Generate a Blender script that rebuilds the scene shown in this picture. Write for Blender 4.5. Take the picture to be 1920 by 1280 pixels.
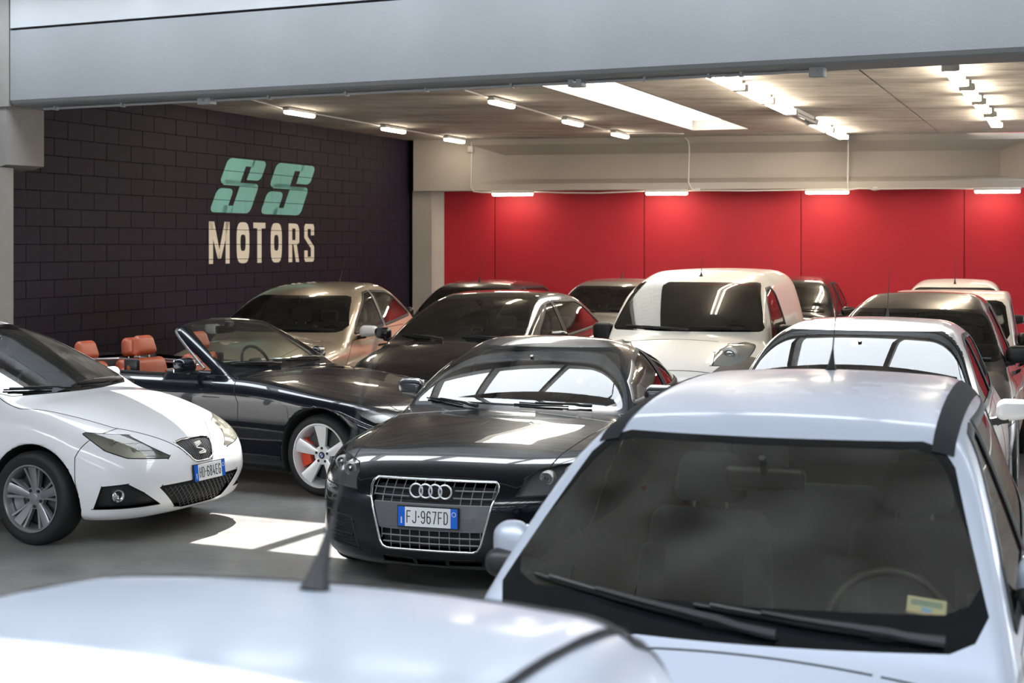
import bpy, bmesh, math, random
import numpy as np
from mathutils import Vector, Matrix
random.seed(7)
for o in list(bpy.data.objects): bpy.data.objects.remove(o)
sc = bpy.context.scene
COL = sc.collection
R = math.radians
# ---------------------------------------------------------------- camera, sky, sun, exposure
F, HZ, CH = 2900.0, 458.0, 2.0          # focal length in px, horizon row, camera height
cd = bpy.data.cameras.new('camera'); cam = bpy.data.objects.new('camera', cd); COL.objects.link(cam)
cam.location = (0, 0, CH); cam.rotation_euler = (R(90), 0, 0)
cd.sensor_width = 36; cd.lens = 36*F/1920; cd.shift_y = -(640-HZ)/1920
cd.dof.use_dof = True; cd.dof.focus_distance = 10.5; cd.dof.aperture_fstop = 4.0
cd.clip_start = .05
sc.camera = cam
w = bpy.data.worlds.new('sky'); sc.world = w; w.use_nodes = True
bg = w.node_tree.nodes['Background']; bg.inputs[0].default_value = (.85, .925, 1.0, 1); bg.inputs[1].default_value = 11.0
sl = bpy.data.lights.new('sun', 'SUN'); sun = bpy.data.objects.new('sun', sl); COL.objects.link(sun)
sl.energy = 22; sl.angle = R(.6); sl.color = (1, .97, .92)
sun.rotation_euler = Vector((-.03, -.54, -1.0)).to_track_quat('-Z', 'Y').to_euler()
sc.view_settings.view_transform = 'Standard'; sc.view_settings.look = 'None'
sc.view_settings.exposure = 0.0; sc.view_settings.gamma = 1; sc.view_settings.use_curve_mapping = False

# ---------------------------------------------------------------- materials
MATS = {}
def mat(name, col=(.5, .5, .5), rough=.5, metal=0, coat=0, emit=0, spec=.5, bump=0, bscale=40, var=0, vscale=3, var2=None, trans=0, coat_rough=.03, ecol=None, back=None, alpha=None):
    if name in MATS: return MATS[name]
    m = bpy.data.materials.new(name); m.use_nodes = True; nt = m.node_tree; n = nt.nodes; l = nt.links
    b = n['Principled BSDF']; out = n['Material Output']
    b.inputs['Base Color'].default_value = (*col, 1); b.inputs['Roughness'].default_value = rough
    b.inputs['Metallic'].default_value = metal; b.inputs['Coat Weight'].default_value = coat
    b.inputs['Coat Roughness'].default_value = coat_rough; b.inputs['Specular IOR Level'].default_value = spec
    if emit:
        b.inputs['Emission Color'].default_value = (*(ecol or col), 1); b.inputs['Emission Strength'].default_value = emit
    tc = n.new('ShaderNodeTexCoord')
    if var:
        t = n.new('ShaderNodeTexNoise'); t.inputs['Scale'].default_value = vscale; t.inputs['Detail'].default_value = 8; t.inputs['Roughness'].default_value = .65
        l.new(tc.outputs['Object'], t.inputs['Vector'])
        r = n.new('ShaderNodeValToRGB'); c2 = var2 or tuple(c*(1-var) for c in col)
        r.color_ramp.elements[0].position = .35; r.color_ramp.elements[0].color = (*c2, 1)
        r.color_ramp.elements[1].position = .65; r.color_ramp.elements[1].color = (*col, 1)
        l.new(t.outputs['Fac'], r.inputs[0]); l.new(r.outputs[0], b.inputs['Base Color'])
    if bump:
        t = n.new('ShaderNodeTexNoise'); t.inputs['Scale'].default_value = bscale; t.inputs['Detail'].default_value = 6
        l.new(tc.outputs['Object'], t.inputs['Vector'])
        bp = n.new('ShaderNodeBump'); bp.inputs['Strength'].default_value = bump; bp.inputs['Distance'].default_value = .01
        l.new(t.outputs['Fac'], bp.inputs['Height']); l.new(bp.outputs[0], b.inputs['Normal'])
    if back is not None:
        g = n.new('ShaderNodeNewGeometry'); d = n.new('ShaderNodeBsdfDiffuse'); d.inputs[0].default_value = (*back, 1)
        mx = n.new('ShaderNodeMixShader'); l.new(g.outputs['Backfacing'], mx.inputs[0]); l.new(b.outputs[0], mx.inputs[1]); l.new(d.outputs[0], mx.inputs[2])
        l.new(mx.outputs[0], out.inputs[0])
    MATS[name] = m; return m
def paint(name, col, metal=.0, rough=.3, coat=1, back=(.03, .03, .032), dust=.1, cr0=.015):
    m = mat(name, col, rough, metal, coat, back=back)
    nt = m.node_tree; n = nt.nodes; l = nt.links; b = n['Principled BSDF']
    tc = n['Texture Coordinate']
    t = n.new('ShaderNodeTexNoise'); t.inputs['Scale'].default_value = 2.2; t.inputs['Detail'].default_value = 9; l.new(tc.outputs['Object'], t.inputs['Vector'])
    mr = n.new('ShaderNodeMapRange'); mr.inputs[1].default_value = .45; mr.inputs[2].default_value = .8; mr.inputs[3].default_value = cr0; mr.inputs[4].default_value = cr0+dust
    l.new(t.outputs['Fac'], mr.inputs[0]); l.new(mr.outputs[0], b.inputs['Coat Roughness'])
    return m
def glass(name, tint=(.75, .82, .78), ior=1.75, rough=0, dirt=.03):
    if name in MATS: return MATS[name]
    m = bpy.data.materials.new(name); m.use_nodes = True; nt = m.node_tree; n = nt.nodes; l = nt.links
    for q in list(n):
        if q.type != 'OUTPUT_MATERIAL': n.remove(q)
    out = n['Material Output']
    tr = n.new('ShaderNodeBsdfTransparent'); tr.inputs[0].default_value = (*tint, 1)
    gl = n.new('ShaderNodeBsdfGlossy'); gl.inputs['Roughness'].default_value = rough
    fr = n.new('ShaderNodeFresnel'); fr.inputs[0].default_value = ior
    mx = n.new('ShaderNodeMixShader'); l.new(fr.outputs[0], mx.inputs[0]); l.new(tr.outputs[0], mx.inputs[1]); l.new(gl.outputs[0], mx.inputs[2])
    df = n.new('ShaderNodeBsdfDiffuse'); df.inputs[0].default_value = (.5, .48, .44, 1)
    tc = n.new('ShaderNodeTexCoord'); t = n.new('ShaderNodeTexNoise'); t.inputs['Scale'].default_value = 4; t.inputs['Detail'].default_value = 8
    l.new(tc.outputs['Object'], t.inputs['Vector'])
    mr = n.new('ShaderNodeMapRange'); mr.inputs[1].default_value = .35; mr.inputs[2].default_value = .75; mr.inputs[3].default_value = dirt*.3; mr.inputs[4].default_value = dirt*1.6
    l.new(t.outputs['Fac'], mr.inputs[0])
    m2 = n.new('ShaderNodeMixShader'); l.new(mr.outputs[0], m2.inputs[0]); l.new(mx.outputs[0], m2.inputs[1]); l.new(df.outputs[0], m2.inputs[2])
    l.new(m2.outputs[0], out.inputs[0]); MATS[name] = m; return m
def concrete(name, c1, c2, rough=.8, scale=1.2, bump=.15, streak=None, c3=None):
    if name in MATS: return MATS[name]
    m = bpy.data.materials.new(name); m.use_nodes = True; nt = m.node_tree; n = nt.nodes; l = nt.links
    b = n['Principled BSDF']; b.inputs['Roughness'].default_value = rough
    g = n.new('ShaderNodeNewGeometry'); mp = n.new('ShaderNodeMapping'); l.new(g.outputs['Position'], mp.inputs[0])
    if streak: mp.inputs['Scale'].default_value = streak; mp.inputs['Rotation'].default_value = (0, 0, R(20))
    t = n.new('ShaderNodeTexNoise'); t.inputs['Scale'].default_value = scale; t.inputs['Detail'].default_value = 10; t.inputs['Roughness'].default_value = .7; l.new(mp.outputs[0], t.inputs['Vector'])
    r = n.new('ShaderNodeValToRGB'); r.color_ramp.elements[0].position = .3; r.color_ramp.elements[0].color = (*c1, 1)
    r.color_ramp.elements[1].position = .7; r.color_ramp.elements[1].color = (*c2, 1); l.new(t.outputs['Fac'], r.inputs[0])
    colout = r.outputs[0]
    if c3:
        t3 = n.new('ShaderNodeTexNoise'); t3.inputs['Scale'].default_value = scale*.35; t3.inputs['Detail'].default_value = 12; t3.inputs['Roughness'].default_value = .75; l.new(g.outputs['Position'], t3.inputs['Vector'])
        mr = n.new('ShaderNodeMapRange'); mr.inputs[1].default_value = .5; mr.inputs[2].default_value = .66; l.new(t3.outputs['Fac'], mr.inputs[0])
        mx = n.new('ShaderNodeMixRGB'); mx.inputs[2].default_value = (*c3, 1); l.new(mr.outputs[0], mx.inputs[0]); l.new(r.outputs[0], mx.inputs[1]); colout = mx.outputs[0]
    l.new(colout, b.inputs['Base Color'])
    t2 = n.new('ShaderNodeTexNoise'); t2.inputs['Scale'].default_value = 45; t2.inputs['Detail'].default_value = 6; l.new(g.outputs['Position'], t2.inputs['Vector'])
    bp = n.new('ShaderNodeBump'); bp.inputs['Strength'].default_value = bump; bp.inputs['Distance'].default_value = .01; l.new(t2.outputs['Fac'], bp.inputs['Height']); l.new(bp.outputs[0], b.inputs['Normal'])
    MATS[name] = m; return m

# ---------------------------------------------------------------- object helpers
def link(o, parent=None):
    COL.objects.link(o)
    if parent is not None: o.parent = parent
    return o
def empty(name, loc=(0, 0, 0), rz=0, label=None, cat=None, group=None):
    o = bpy.data.objects.new(name, None); o.empty_display_size = .2; o.location = loc; o.rotation_euler = (0, 0, rz); COL.objects.link(o)
    tag(o, label, cat, group); return o
def tag(o, label=None, cat=None, group=None, kind=None):
    if label: o['label'] = label
    if cat: o['category'] = cat
    if group: o['group'] = group
    if kind: o['kind'] = kind
    return o
def mesh(name, V, Fc, m, parent=None, smooth=True, normals=None, angle=None):
    me = bpy.data.meshes.new(name); me.from_pydata([tuple(map(float, v)) for v in V], [], [tuple(f) for f in Fc])
    ms = m if isinstance(m, (list, tuple)) else [m]
    for q in ms: me.materials.append(q)
    if smooth: me.shade_smooth()
    if normals is not None and len(me.vertices) == len(normals):
        me.normals_split_custom_set_from_vertices([tuple(map(float, q)) for q in normals])
    elif angle is not None:
        me.set_sharp_from_angle(angle=R(angle))
    return link(bpy.data.objects.new(name, me), parent)
class MB:
    """collects primitives into one mesh"""
    def __init__(s): s.V = []; s.F = []; s.M = Matrix()
    def add(s, V, Fc):
        b = len(s.V); s.V += [tuple(s.M @ Vector(v)) for v in V]; s.F += [tuple(b+i for i in f) for f in Fc]; return s
    def box(s, a, b):
        x0, y0, z0 = a; x1, y1, z1 = b
        return s.add([(x, y, z) for z in (z0, z1) for y in (y0, y1) for x in (x0, x1)], [(0, 2, 3, 1), (4, 5, 7, 6), (0, 1, 5, 4), (2, 6, 7, 3), (0, 4, 6, 2), (1, 3, 7, 5)])
    def prism(s, pts, d):
        """pts: 3D polygon, extruded by vector d"""
        n = len(pts); P = [Vector(p) for p in pts]; d = Vector(d)
        nn = sum(((P[i]-P[0]).cross(P[i+1]-P[0]) for i in range(1, n-1)), Vector())
        if nn.dot(d) > 0: P = P[::-1]
        return s.add([*P, *[p+d for p in P]], [tuple(range(n)), tuple(range(2*n-1, n-1, -1))]+[(i, i+n, (i+1) % n+n, (i+1) % n) for i in range(n)])
    def tube(s, pts, r, n=8, closed=False, rs=None):
        P = [Vector(p) for p in pts]; N = len(P); rings = []
        up = None
        for i, p in enumerate(P):
            t = (P[(i+1) % N]-P[i-1]) if closed else (P[min(i+1, N-1)]-P[max(i-1, 0)])
            t.normalize()
            if up is None: up = Vector((0, 0, 1)) if abs(t.z) < .9 else Vector((0, 1, 0))
            a = t.cross(up); 
            if a.length < 1e-4: a = t.cross(Vector((1, 0, 0)))
            a.normalize(); b = a.cross(t); up = b
            rr = rs[i] if rs else r
            rings.append([p+(a*math.cos(2*math.pi*k/n)+b*math.sin(2*math.pi*k/n))*rr for k in range(n)])
        V = [v for q in rings for v in q]; Fc = []
        for i in range(N if closed else N-1):
            j = (i+1) % N
            Fc += [(i*n+k, i*n+(k+1) % n, j*n+(k+1) % n, j*n+k) for k in range(n)]
        if not closed: Fc += [tuple(range(n-1, -1, -1)), tuple((N-1)*n+k for k in range(n))]
        return s.add(V, Fc)
    def lathe(s, prof, n=32, axis='x', cap=False):
        """prof: (axial, radius) pairs"""
        V = []
        for a, r in prof:
            for k in range(n):
                t = 2*math.pi*k/n; c, q = r*math.cos(t), r*math.sin(t)
                V.append((a, c, q) if axis == 'x' else ((c, a, q) if axis == 'y' else (c, q, a)))
        Fc = []
        for i in range(len(prof)-1):
            Fc += [(i*n+k, i*n+(k+1) % n, (i+1)*n+(k+1) % n, (i+1)*n+k) for k in range(n)]
        if cap: Fc += [tuple(range(n-1, -1, -1)), tuple((len(prof)-1)*n+k for k in range(n))]
        return s.add(V, Fc)
    def rbox(s, c, size, r, n=3, taper=0):
        """rounded box"""
        hx, hy, hz = [q/2 for q in size]; r = min(r, hx, hy, hz)
        def ax(h):
            e = [h-r+r*math.sin(math.pi/2*i/n) for i in range(n+1)]
            e = [h-r*(1-i/n) for i in range(n+1)]
            return [-q for q in e[::-1]]+e
        A = [ax(hx), ax(hy), ax(hz)]; V = []; Fc = []; idx = {}
        def vid(i, j, k):
            key = (i, j, k)
            if key not in idx:
                p = [A[0][i], A[1][j], A[2][k]]; q = [max(-h+r, min(h-r, v)) for v, h in zip(p, (hx, hy, hz))]
                d = Vector([a-b for a, b in zip(p, q)])
                if d.length > 1e-9: d = d.normalized()*r
                o = [a+b for a, b in zip(q, d)]
                if taper: f = 1-taper*(o[2]/hz); o[0] *= f; o[1] *= f
                idx[key] = len(V); V.append((o[0]+c[0], o[1]+c[1], o[2]+c[2]))
            return idx[key]
        m = 2*n+1
        for a in range(m):
            for b in range(m):
                Fc += [(vid(a, b, 0), vid(a, b+1, 0), vid(a+1, b+1, 0), vid(a+1, b, 0)), (vid(a, b, m), vid(a+1, b, m), vid(a+1, b+1, m), vid(a, b+1, m)),
                       (vid(a, 0, b), vid(a+1, 0, b), vid(a+1, 0, b+1), vid(a, 0, b+1)), (vid(a, m, b), vid(a, m, b+1), vid(a+1, m, b+1), vid(a+1, m, b)),
                       (vid(0, a, b), vid(0, a, b+1), vid(0, a+1, b+1), vid(0, a+1, b)), (vid(m, a, b), vid(m, a+1, b), vid(m, a+1, b+1), vid(m, a, b+1))]
        return s.add(V, Fc)
    def build(s, name, m, parent=None, smooth=False, angle=35):
        return mesh(name, s.V, s.F, m, parent, smooth, angle=angle if smooth else None)
def world_at(px, py, Y): return Vector(((px-960)/F*Y, Y, CH-(py-HZ)/F*Y))
# ---------------------------------------------------------------- car surface core (numpy only)
def curve(pts, n=256):
    """smooth monotone-ish interpolation table through (t, v) points"""
    p = np.array(pts, float); x = p[:, 0]; y = p[:, 1]
    if len(x) == 1: return lambda t: np.full(np.shape(t), y[0])
    h = np.diff(x); d = np.diff(y)/h
    m = np.empty(len(x)); m[0] = d[0]; m[-1] = d[-1]
    for i in range(1, len(x)-1):
        m[i] = 0 if d[i-1]*d[i] <= 0 else 2*d[i-1]*d[i]/(d[i-1]+d[i])*.5 + .25*(d[i-1]+d[i])
    T = np.linspace(x[0], x[-1], n); k = np.clip(np.searchsorted(x, T)-1, 0, len(h)-1)
    s = (T-x[k])/h[k]
    V = (2*s**3-3*s**2+1)*y[k]+(s**3-2*s**2+s)*h[k]*m[k]+(-2*s**3+3*s**2)*y[k+1]+(s**3-s**2)*h[k]*m[k+1]
    sl, sr = m[0], m[-1]; x0, x1 = x[0], x[-1]
    def f(t):
        t = np.asarray(t)
        return np.interp(t, T, V)+np.where(t < x0, (t-x0)*sl, 0)+np.where(t > x1, (t-x1)*sr, 0)
    return f

def smax(a, b, k):
    h = np.maximum(k-np.abs(a-b), 0)/k
    return np.maximum(a, b)+h*h*k*.25
def smin(a, b, k): return -smax(-a, -b, k)

def make_sdf(s):
    T, S, W, N, R = curve(s['T']), curve(s['S']), curve(s['W']), curve(s['N']), curve(s['R'])
    c2, c4 = s['nc']; r2, r4 = s['rc']; L = s['L']
    ws = s.get('ws'); roof = curve(s['roof']) if ws else None; G = curve(s['G']) if ws else None
    def f(x, y, z):
        x = np.abs(x); x2 = x*x
        side = x-(W(y)+S(z))
        hump = s.get('hump', 0)
        tz = T(y)-s['crown']*x2
        if hump: tz = tz+hump*np.exp(-((x-s['humpx'])/.13)**2)*np.clip(1-(y-1.0)/.8, 0, 1)*np.clip(y/.5, 0, 1)
        top = z-tz
        nose = N(z)+c2*x2+c4*x2*x2-y
        rear = y-(L-R(z)-r2*x2-r4*x2*x2)
        lo = smax(side, top, s.get('kst', .12))
        nr = smax(nose, rear, .05)
        ka = s.get('kn', .16)
        lo = smax(lo, nr, ka)
        lo = smax(lo, s['zb']-z, .06)
        if s.get('flare'):
            for yw in s['axles']:
                q = np.sqrt((y-yw)**2+(z-s['wr'])**2)
                lo = lo-s['flare']*np.exp(-((q-s['ar']-.02)/.05)**2)*(x > .4)*(z > .1)
        if ws:
            yb, zb, yt, zt, cw, bow = ws; dy, dz = yt-yb, zt-zb; l = math.hypot(dy, dz)
            t = np.clip((z-zb)/dz, -1, 1.5)
            wsf = (-(y-yb-cw*x2)*dz+(z-zb)*dy)/l-bow*4*t*(1-t)
            yb, zb, yt, zt, cw, bow = s['rw']; dy, dz = yb-yt, zt-zb; l = math.hypot(dy, dz)
            t = np.clip((z-zb)/dz, -1, 1.5)
            rwf = ((y-yb+cw*x2)*dz+(z-zb)*dy)/l-bow*4*t*(1-t)
            rf = z-(roof(y)-s['rcr']*x2)
            dzb = np.maximum(z-s['zbelt'], -.03)
            sd = x-(G(y)-dzb*s['tum']-s.get('gc', .15)*dzb*np.abs(dzb))
            g = smax(rf, sd, s.get('krs', .12))
            g = smax(g, smax(wsf, rwf, .05), s.get('kw', .07))
            g = smax(g, s['zbelt']-.22-z, .05)
            lo = smin(lo, g, s.get('ku', .05))
        for yw in s['axles']:
            q = np.sqrt((y-yw)**2+(z-s['wr'])**2)-s['ar']
            q = np.maximum(q, s.get('ax', .52)-x)
            lo = smax(lo, -q, .015)
        return lo
    return f

def surf_nets(f, lo, hi, h):
    """half-body surface nets, x>=0; returns verts, normals, quads"""
    nx = int(math.ceil(hi[0]/h))+2
    X = (np.arange(nx)-.5)*h
    Y = np.arange(lo[1]-h, hi[1]+2*h, h); Z = np.arange(lo[2]-h, hi[2]+2*h, h)
    F = f(X[:, None, None], Y[None, :, None], Z[None, None, :])
    F = np.broadcast_to(F, (len(X), len(Y), len(Z))).copy()
    F[np.abs(F) < 1e-9] = 1e-9
    I = F < 0
    cs = sum(I[a:a+I.shape[0]-1, b:b+I.shape[1]-1, c:c+I.shape[2]-1].astype(np.int8) for a in (0, 1) for b in (0, 1) for c in (0, 1))
    act = (cs > 0) & (cs < 8)
    idx = -np.ones(act.shape, int); ids = np.argwhere(act); idx[act] = np.arange(len(ids))
    acc = np.zeros((len(ids), 3)); cnt = np.zeros(len(ids))
    i, j, k = ids.T
    E = []
    for ax in range(3):
        o = [(0, 0, 0), (1, 0, 0), (0, 1, 0), (0, 0, 1), (1, 1, 0), (1, 0, 1), (0, 1, 1)]
        for a in (0, 1):
            for b in (0, 1):
                s0 = [a, b]; s0.insert(ax, 0); s1 = list(s0); s1[ax] = 1
                f0 = F[i+s0[0], j+s0[1], k+s0[2]]; f1 = F[i+s1[0], j+s1[1], k+s1[2]]
                m = (f0 < 0) != (f1 < 0)
                t = np.where(m, f0/(f0-f1+1e-30), 0)
                p = np.tile(np.array(s0, float), (len(ids), 1)); p[:, ax] = t
                acc += p*m[:, None]; cnt += m
    V = (acc/cnt[:, None]+ids)*h+np.array([X[0], Y[0], Z[0]])
    eps = 1e-3
    def grad(V):
        x, y, z = V.T
        g = np.stack([f(x+eps, y, z)-f(x-eps, y, z), f(x, y+eps, z)-f(x, y-eps, z), f(x, y, z+eps)-f(x, y, z-eps)], 1)/(2*eps)
        return g
    for _ in range(4):
        g = grad(V); v = f(*V.T)
        st = (v/np.maximum((g**2).sum(1), .05))[:, None]*g
        n = np.linalg.norm(st, axis=1, keepdims=True); st *= np.minimum(1, .6*h/np.maximum(n, 1e-9))
        st[:, 0][ids[:, 0] == 0] = 0
        V = V-st
    V[ids[:, 0] == 0, 0] = 0
    g = grad(np.where(np.abs(V) < 1e-4, V, V)); g[ids[:, 0] == 0, 0] = 0
    Nn = g/np.maximum(np.linalg.norm(g, axis=1, keepdims=True), 1e-9)
    Q = []
    nxc, nyc, nzc = act.shape
    # edges along each axis
    for ax in range(3):
        A = [slice(None)]*3; B = [slice(None)]*3
        A[ax] = slice(0, -1); B[ax] = slice(1, None)
        ch = np.argwhere(I[tuple(A)] != I[tuple(B)])
        b, c = [q for q in range(3) if q != ax]
        ok = (ch[:, b] > 0) & (ch[:, c] > 0) & (ch[:, b] < act.shape[b]) & (ch[:, c] < act.shape[c])
        ch = ch[ok]
        def cell(db, dc):
            q = ch.copy(); q[:, b] -= db; q[:, c] -= dc; return idx[q[:, 0], q[:, 1], q[:, 2]]
        q = np.stack([cell(1, 1), cell(0, 1), cell(0, 0), cell(1, 0)], 1)
        ins = I[ch[:, 0], ch[:, 1], ch[:, 2]]
        flip = ins if ax != 1 else ~ins
        q[~flip] = q[~flip][:, ::-1]
        Q.append(q)
    Q = np.concatenate(Q); Q = Q[(Q >= 0).all(1)]
    return V, Nn, Q

def hull(P):
    P = sorted(set((float(a), float(b)) for a, b in P))
    def half(Q):
        o = []
        for q in Q:
            while len(o) > 1 and (o[-1][0]-o[-2][0])*(q[1]-o[-2][1])-(o[-1][1]-o[-2][1])*(q[0]-o[-2][0]) <= 1e-9: o.pop()
            o.append(q)
        return o[:-1]
    return half(P)+half(P[::-1])

class Shell:
    """polygon soup with vertex normals that features are cut from"""
    def __init__(s, V, N, Q):
        s.V = [tuple(v) for v in V.tolist()]; s.N = [tuple(v) for v in N.tolist()]
        s.parts = {'body': [tuple(q) for q in Q.tolist()]}
        s.cache = {}
    def cut(s, src, name, poly, proj, filt=None):
        """move the region of part src inside the convex 2D polygon to part name"""
        F = s.parts.get(src, [])
        if not F: return
        Va = np.array(s.V); Na = np.array(s.N)
        U = proj(Va); poly = hull(poly); Pn = np.array(poly, float)
        if sum(Pn[i][0]*Pn[(i+1) % len(Pn)][1]-Pn[(i+1) % len(Pn)][0]*Pn[i][1] for i in range(len(Pn))) < 0: Pn = Pn[::-1]
        ok = np.ones(len(Va), bool) if filt is None else filt(Va, Na)
        D = []
        for i in range(len(Pn)):
            a, b = Pn[i], Pn[(i+1) % len(Pn)]; e = b-a
            D.append((e[0]*(U[:, 1]-a[1])-e[1]*(U[:, 0]-a[0]))/math.hypot(*e))
        D = np.array(D)                      # >0 inside
        ins = (D > -1e-7).all(0)
        new = []; rest = []
        dl = [list(r) for r in D]; U0 = None
        for fc in F:
            if not all(ok[v] for v in fc if v < len(ok)): rest.append(fc); continue
            if all(ins[v] for v in fc): new.append(fc); continue
            if any(all(dl[e][v] <= 0 for v in fc) for e in range(len(dl))): rest.append(fc); continue
            cur = list(fc)
            for e in range(len(dl)):
                de = dl[e]; inn = []; out = []
                n = len(cur)
                for i in range(n):
                    a, b = cur[i], cur[(i+1) % n]; da, db = de[a], de[b]
                    if da >= 0: inn.append(a)
                    if da <= 0: out.append(a)
                    if (da > 0 and db < 0) or (da < 0 and db > 0):
                        key = (min(a, b), max(a, b), e, name, len(poly))
                        m = s.cache.get(key)
                        if m is None:
                            t = da/(da-db)
                            va, vb = s.V[a], s.V[b]; na, nb = s.N[a], s.N[b]
                            s.V.append(tuple(va[q]+t*(vb[q]-va[q]) for q in range(3)))
                            nn = [na[q]+t*(nb[q]-na[q]) for q in range(3)]; l = math.sqrt(sum(c*c for c in nn)) or 1
                            s.N.append(tuple(c/l for c in nn))
                            m = len(s.V)-1; s.cache[key] = m
                            for q in range(len(dl)): dl[q].append(dl[q][a]+t*(dl[q][b]-dl[q][a]) if q != e else 0.0)
                        inn.append(m); out.append(m)
                if len(out) > 2: rest.append(tuple(out))
                cur = inn
                if len(cur) < 3: break
            if len(cur) > 2: new.append(tuple(cur))
        s.parts[src] = rest
        s.parts.setdefault(name, []).extend(new)
        s.cache.clear()
    def select(s, src, name, test):
        Va = np.array(s.V); a, b = [], []
        for fc in s.parts[src]:
            c = Va[list(fc)].mean(0)
            (a if test(c) else b).append(fc)
        s.parts[src] = b; s.parts.setdefault(name, []).extend(a)

PF = lambda V: V[:, [0, 2]]
PS = lambda V: V[:, [1, 2]]
PT = lambda V: V[:, [0, 1]]
def PD(deg):
    c, s_ = math.cos(math.radians(deg)), math.sin(math.radians(deg))
    return lambda V: np.stack([V[:, 0]*c+V[:, 1]*s_, V[:, 2]], 1)
# ---------------------------------------------------------------- setting
DIR = Vector((.346, .938, 0)); LAT = Vector((.938, -.346, 0))
M_pil = concrete('grey_render', (.21, .195, .18), (.26, .245, .23), .75, 1.5, .2)
M_floor = concrete('floor_concrete', (.13, .127, .118), (.30, .292, .272), .36, 1.3, .15, c3=(.085, .082, .075))
M_ceil = concrete('stained_ceiling', (.23, .205, .18), (.60, .57, .52), .8, 2.0, .2, streak=(.45, 1.6, 1), c3=(.56, .53, .49))
M_beam = concrete('beam_grey', (.20, .215, .228), (.225, .24, .253), .7, .7, .12)
M_beam2 = concrete('back_beam_grey', (.38, .345, .31), (.43, .395, .36), .75, .9, .2)
M_white = concrete('white_render', (.33, .345, .36), (.37, .385, .40), .7, .8, .05)
M_red = concrete('red_paint', (.36, .003, .013), (.45, .006, .021), .62, .5, .12)
M_joint = mat('joint_dark', (.03, .025, .025), .9)
M_jred = mat('joint_red', (.16, .0, .004), .9)
M_dark = mat('dark_block_paint', (.0080, .0038, .0155), .65, bump=.35, bscale=30, var=.35, vscale=2, spec=.3)
M_mort = mat('dark_mortar', (.0068, .0032, .0135), .8, spec=.2)
M_steel = mat('steel_frame', (.30, .31, .33), .5, .3)

def sbox(name, a, b, m, parent=None): return MB().box(a, b).build(name, m, parent)
fl = sbox('floor', (-24, -14, -.3), (22, 34, 0), M_floor); tag(fl, kind='structure')

# left wall: painted blocks on a mortar backing
A = Vector((-5.43, 16.77, 0)); B = Vector((-1.73, 26.8, 0)); CZ = 3.79
DW = (B-A).normalized(); NW = Vector((DW.y, -DW.x, 0)); WL = (B-A).length
def wp(u, z, d=0): return A+DW*u+NW*d+Vector((0, 0, z))
wl = MB(); u0 = -1.0
wl.prism([wp(u0, 0, -.007), wp(WL+.3, 0, -.007), wp(WL+.3, CZ+.2, -.007), wp(u0, CZ+.2, -.007)], -NW*.3)
wall_left = wl.build('wall_left', M_mort); tag(wall_left, kind='structure')
BWd, BHt = .5, .2
def blockmesh(w_):
    V = []; mb = MB(); g = .0025
    a = [(g, -.007, g), (w_-g, -.007, g), (w_-g, -.007, BHt-g), (g, -.007, BHt-g)]; e = .003
    b = [(g+e, 0, g+e), (w_-g-e, 0, g+e), (w_-g-e, 0, BHt-g-e), (g+e, 0, BHt-g-e)]
    mb.add([(x, -y, z) for x, y, z in a+b], [(4, 5, 6, 7)[::1]]+[(i, (i+1) % 4, (i+1) % 4+4, i+4) for i in range(4)])
    me = bpy.data.meshes.new('block'); me.from_pydata(mb.V, [], mb.F); me.materials.append(M_dark); return me
wallrz = math.atan2(DW.y, DW.x)
bm_full = blockmesh(BWd); bm_half = blockmesh(BWd/2)
rest = MB(); spots = []
for r_ in range(19):
    u = u0 if r_ % 2 == 0 else u0+.25
    while u < WL-.05:
        w_ = min(BWd, WL-u); z = r_*BHt
        spots.append((u, z, w_)); u += BWd
spots.sort(key=lambda q: (not (q[1] > .55 and q[2] > .49), q[0]))
for i, (u, z, w_) in enumerate(spots):
    if i < 298 and w_ > .49:
        o = bpy.data.objects.new('block', bm_full); link(o, wall_left)
        o.location = wp(u, z, random.uniform(-.0015, .0015)); o.rotation_euler = (0, 0, wallrz)
    else:
        rest.prism([wp(u+.003, z+.003, -.007), wp(u+w_-.003, z+.003, -.007), wp(u+w_-.003, z+.197, -.007), wp(u+.003, z+.197, -.007)], NW*.007)
ro = rest.build('block_courses', M_dark, wall_left); tag(ro, kind='stuff')
# lettering painted over the blocks, clipped block by block so the joints show through
def clip2(poly, a, b, c):      # keep a*x+b*y<=c
    out = []
    for i in range(len(poly)):
        p, q = poly[i], poly[(i+1) % len(poly)]; dp = a*p[0]+b*p[1]-c; dq = a*q[0]+b*q[1]-c
        if dp <= 0: out.append(p)
        if (dp < 0 < dq) or (dq < 0 < dp):
            t = dp/(dp-dq); out.append((p[0]+t*(q[0]-p[0]), p[1]+t*(q[1]-p[1])))
    return out
def paint_letter(polys, m, name='painted_letter', label=None):
    mb = MB()
    for P in polys:
        us = [p[0] for p in P]; zs = [p[1] for p in P]
        for r_ in range(int(min(zs)/BHt)-1, int(max(zs)/BHt)+2):
            off = u0 if r_ % 2 == 0 else u0+.25
            for k in range(int((min(us)-off)/BWd)-1, int((max(us)-off)/BWd)+2):
                q = P; g = .0035
                for h in ((-1, 0, -(off+k*BWd+g*.3)), (1, 0, off+(k+1)*BWd-g*.3), (0, -1, -(r_*BHt+g)), (0, 1, (r_+1)*BHt-g)):
                    q = clip2(q, *h)
                    if len(q) < 3: break
                if len(q) > 2:
                    pts = [wp(a, b, .003) for a, b in q]
                    n = sum(((pts[i]-pts[0]).cross(pts[i+1]-pts[0]) for i in range(1, len(pts)-1)), Vector())
                    if n.dot(NW) < 0: pts = pts[::-1]
                    mb.add(pts, [tuple(range(len(pts)))])
    o = mb.build(name, m, wall_left)
    if label: o['label'] = label
    return o
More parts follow.
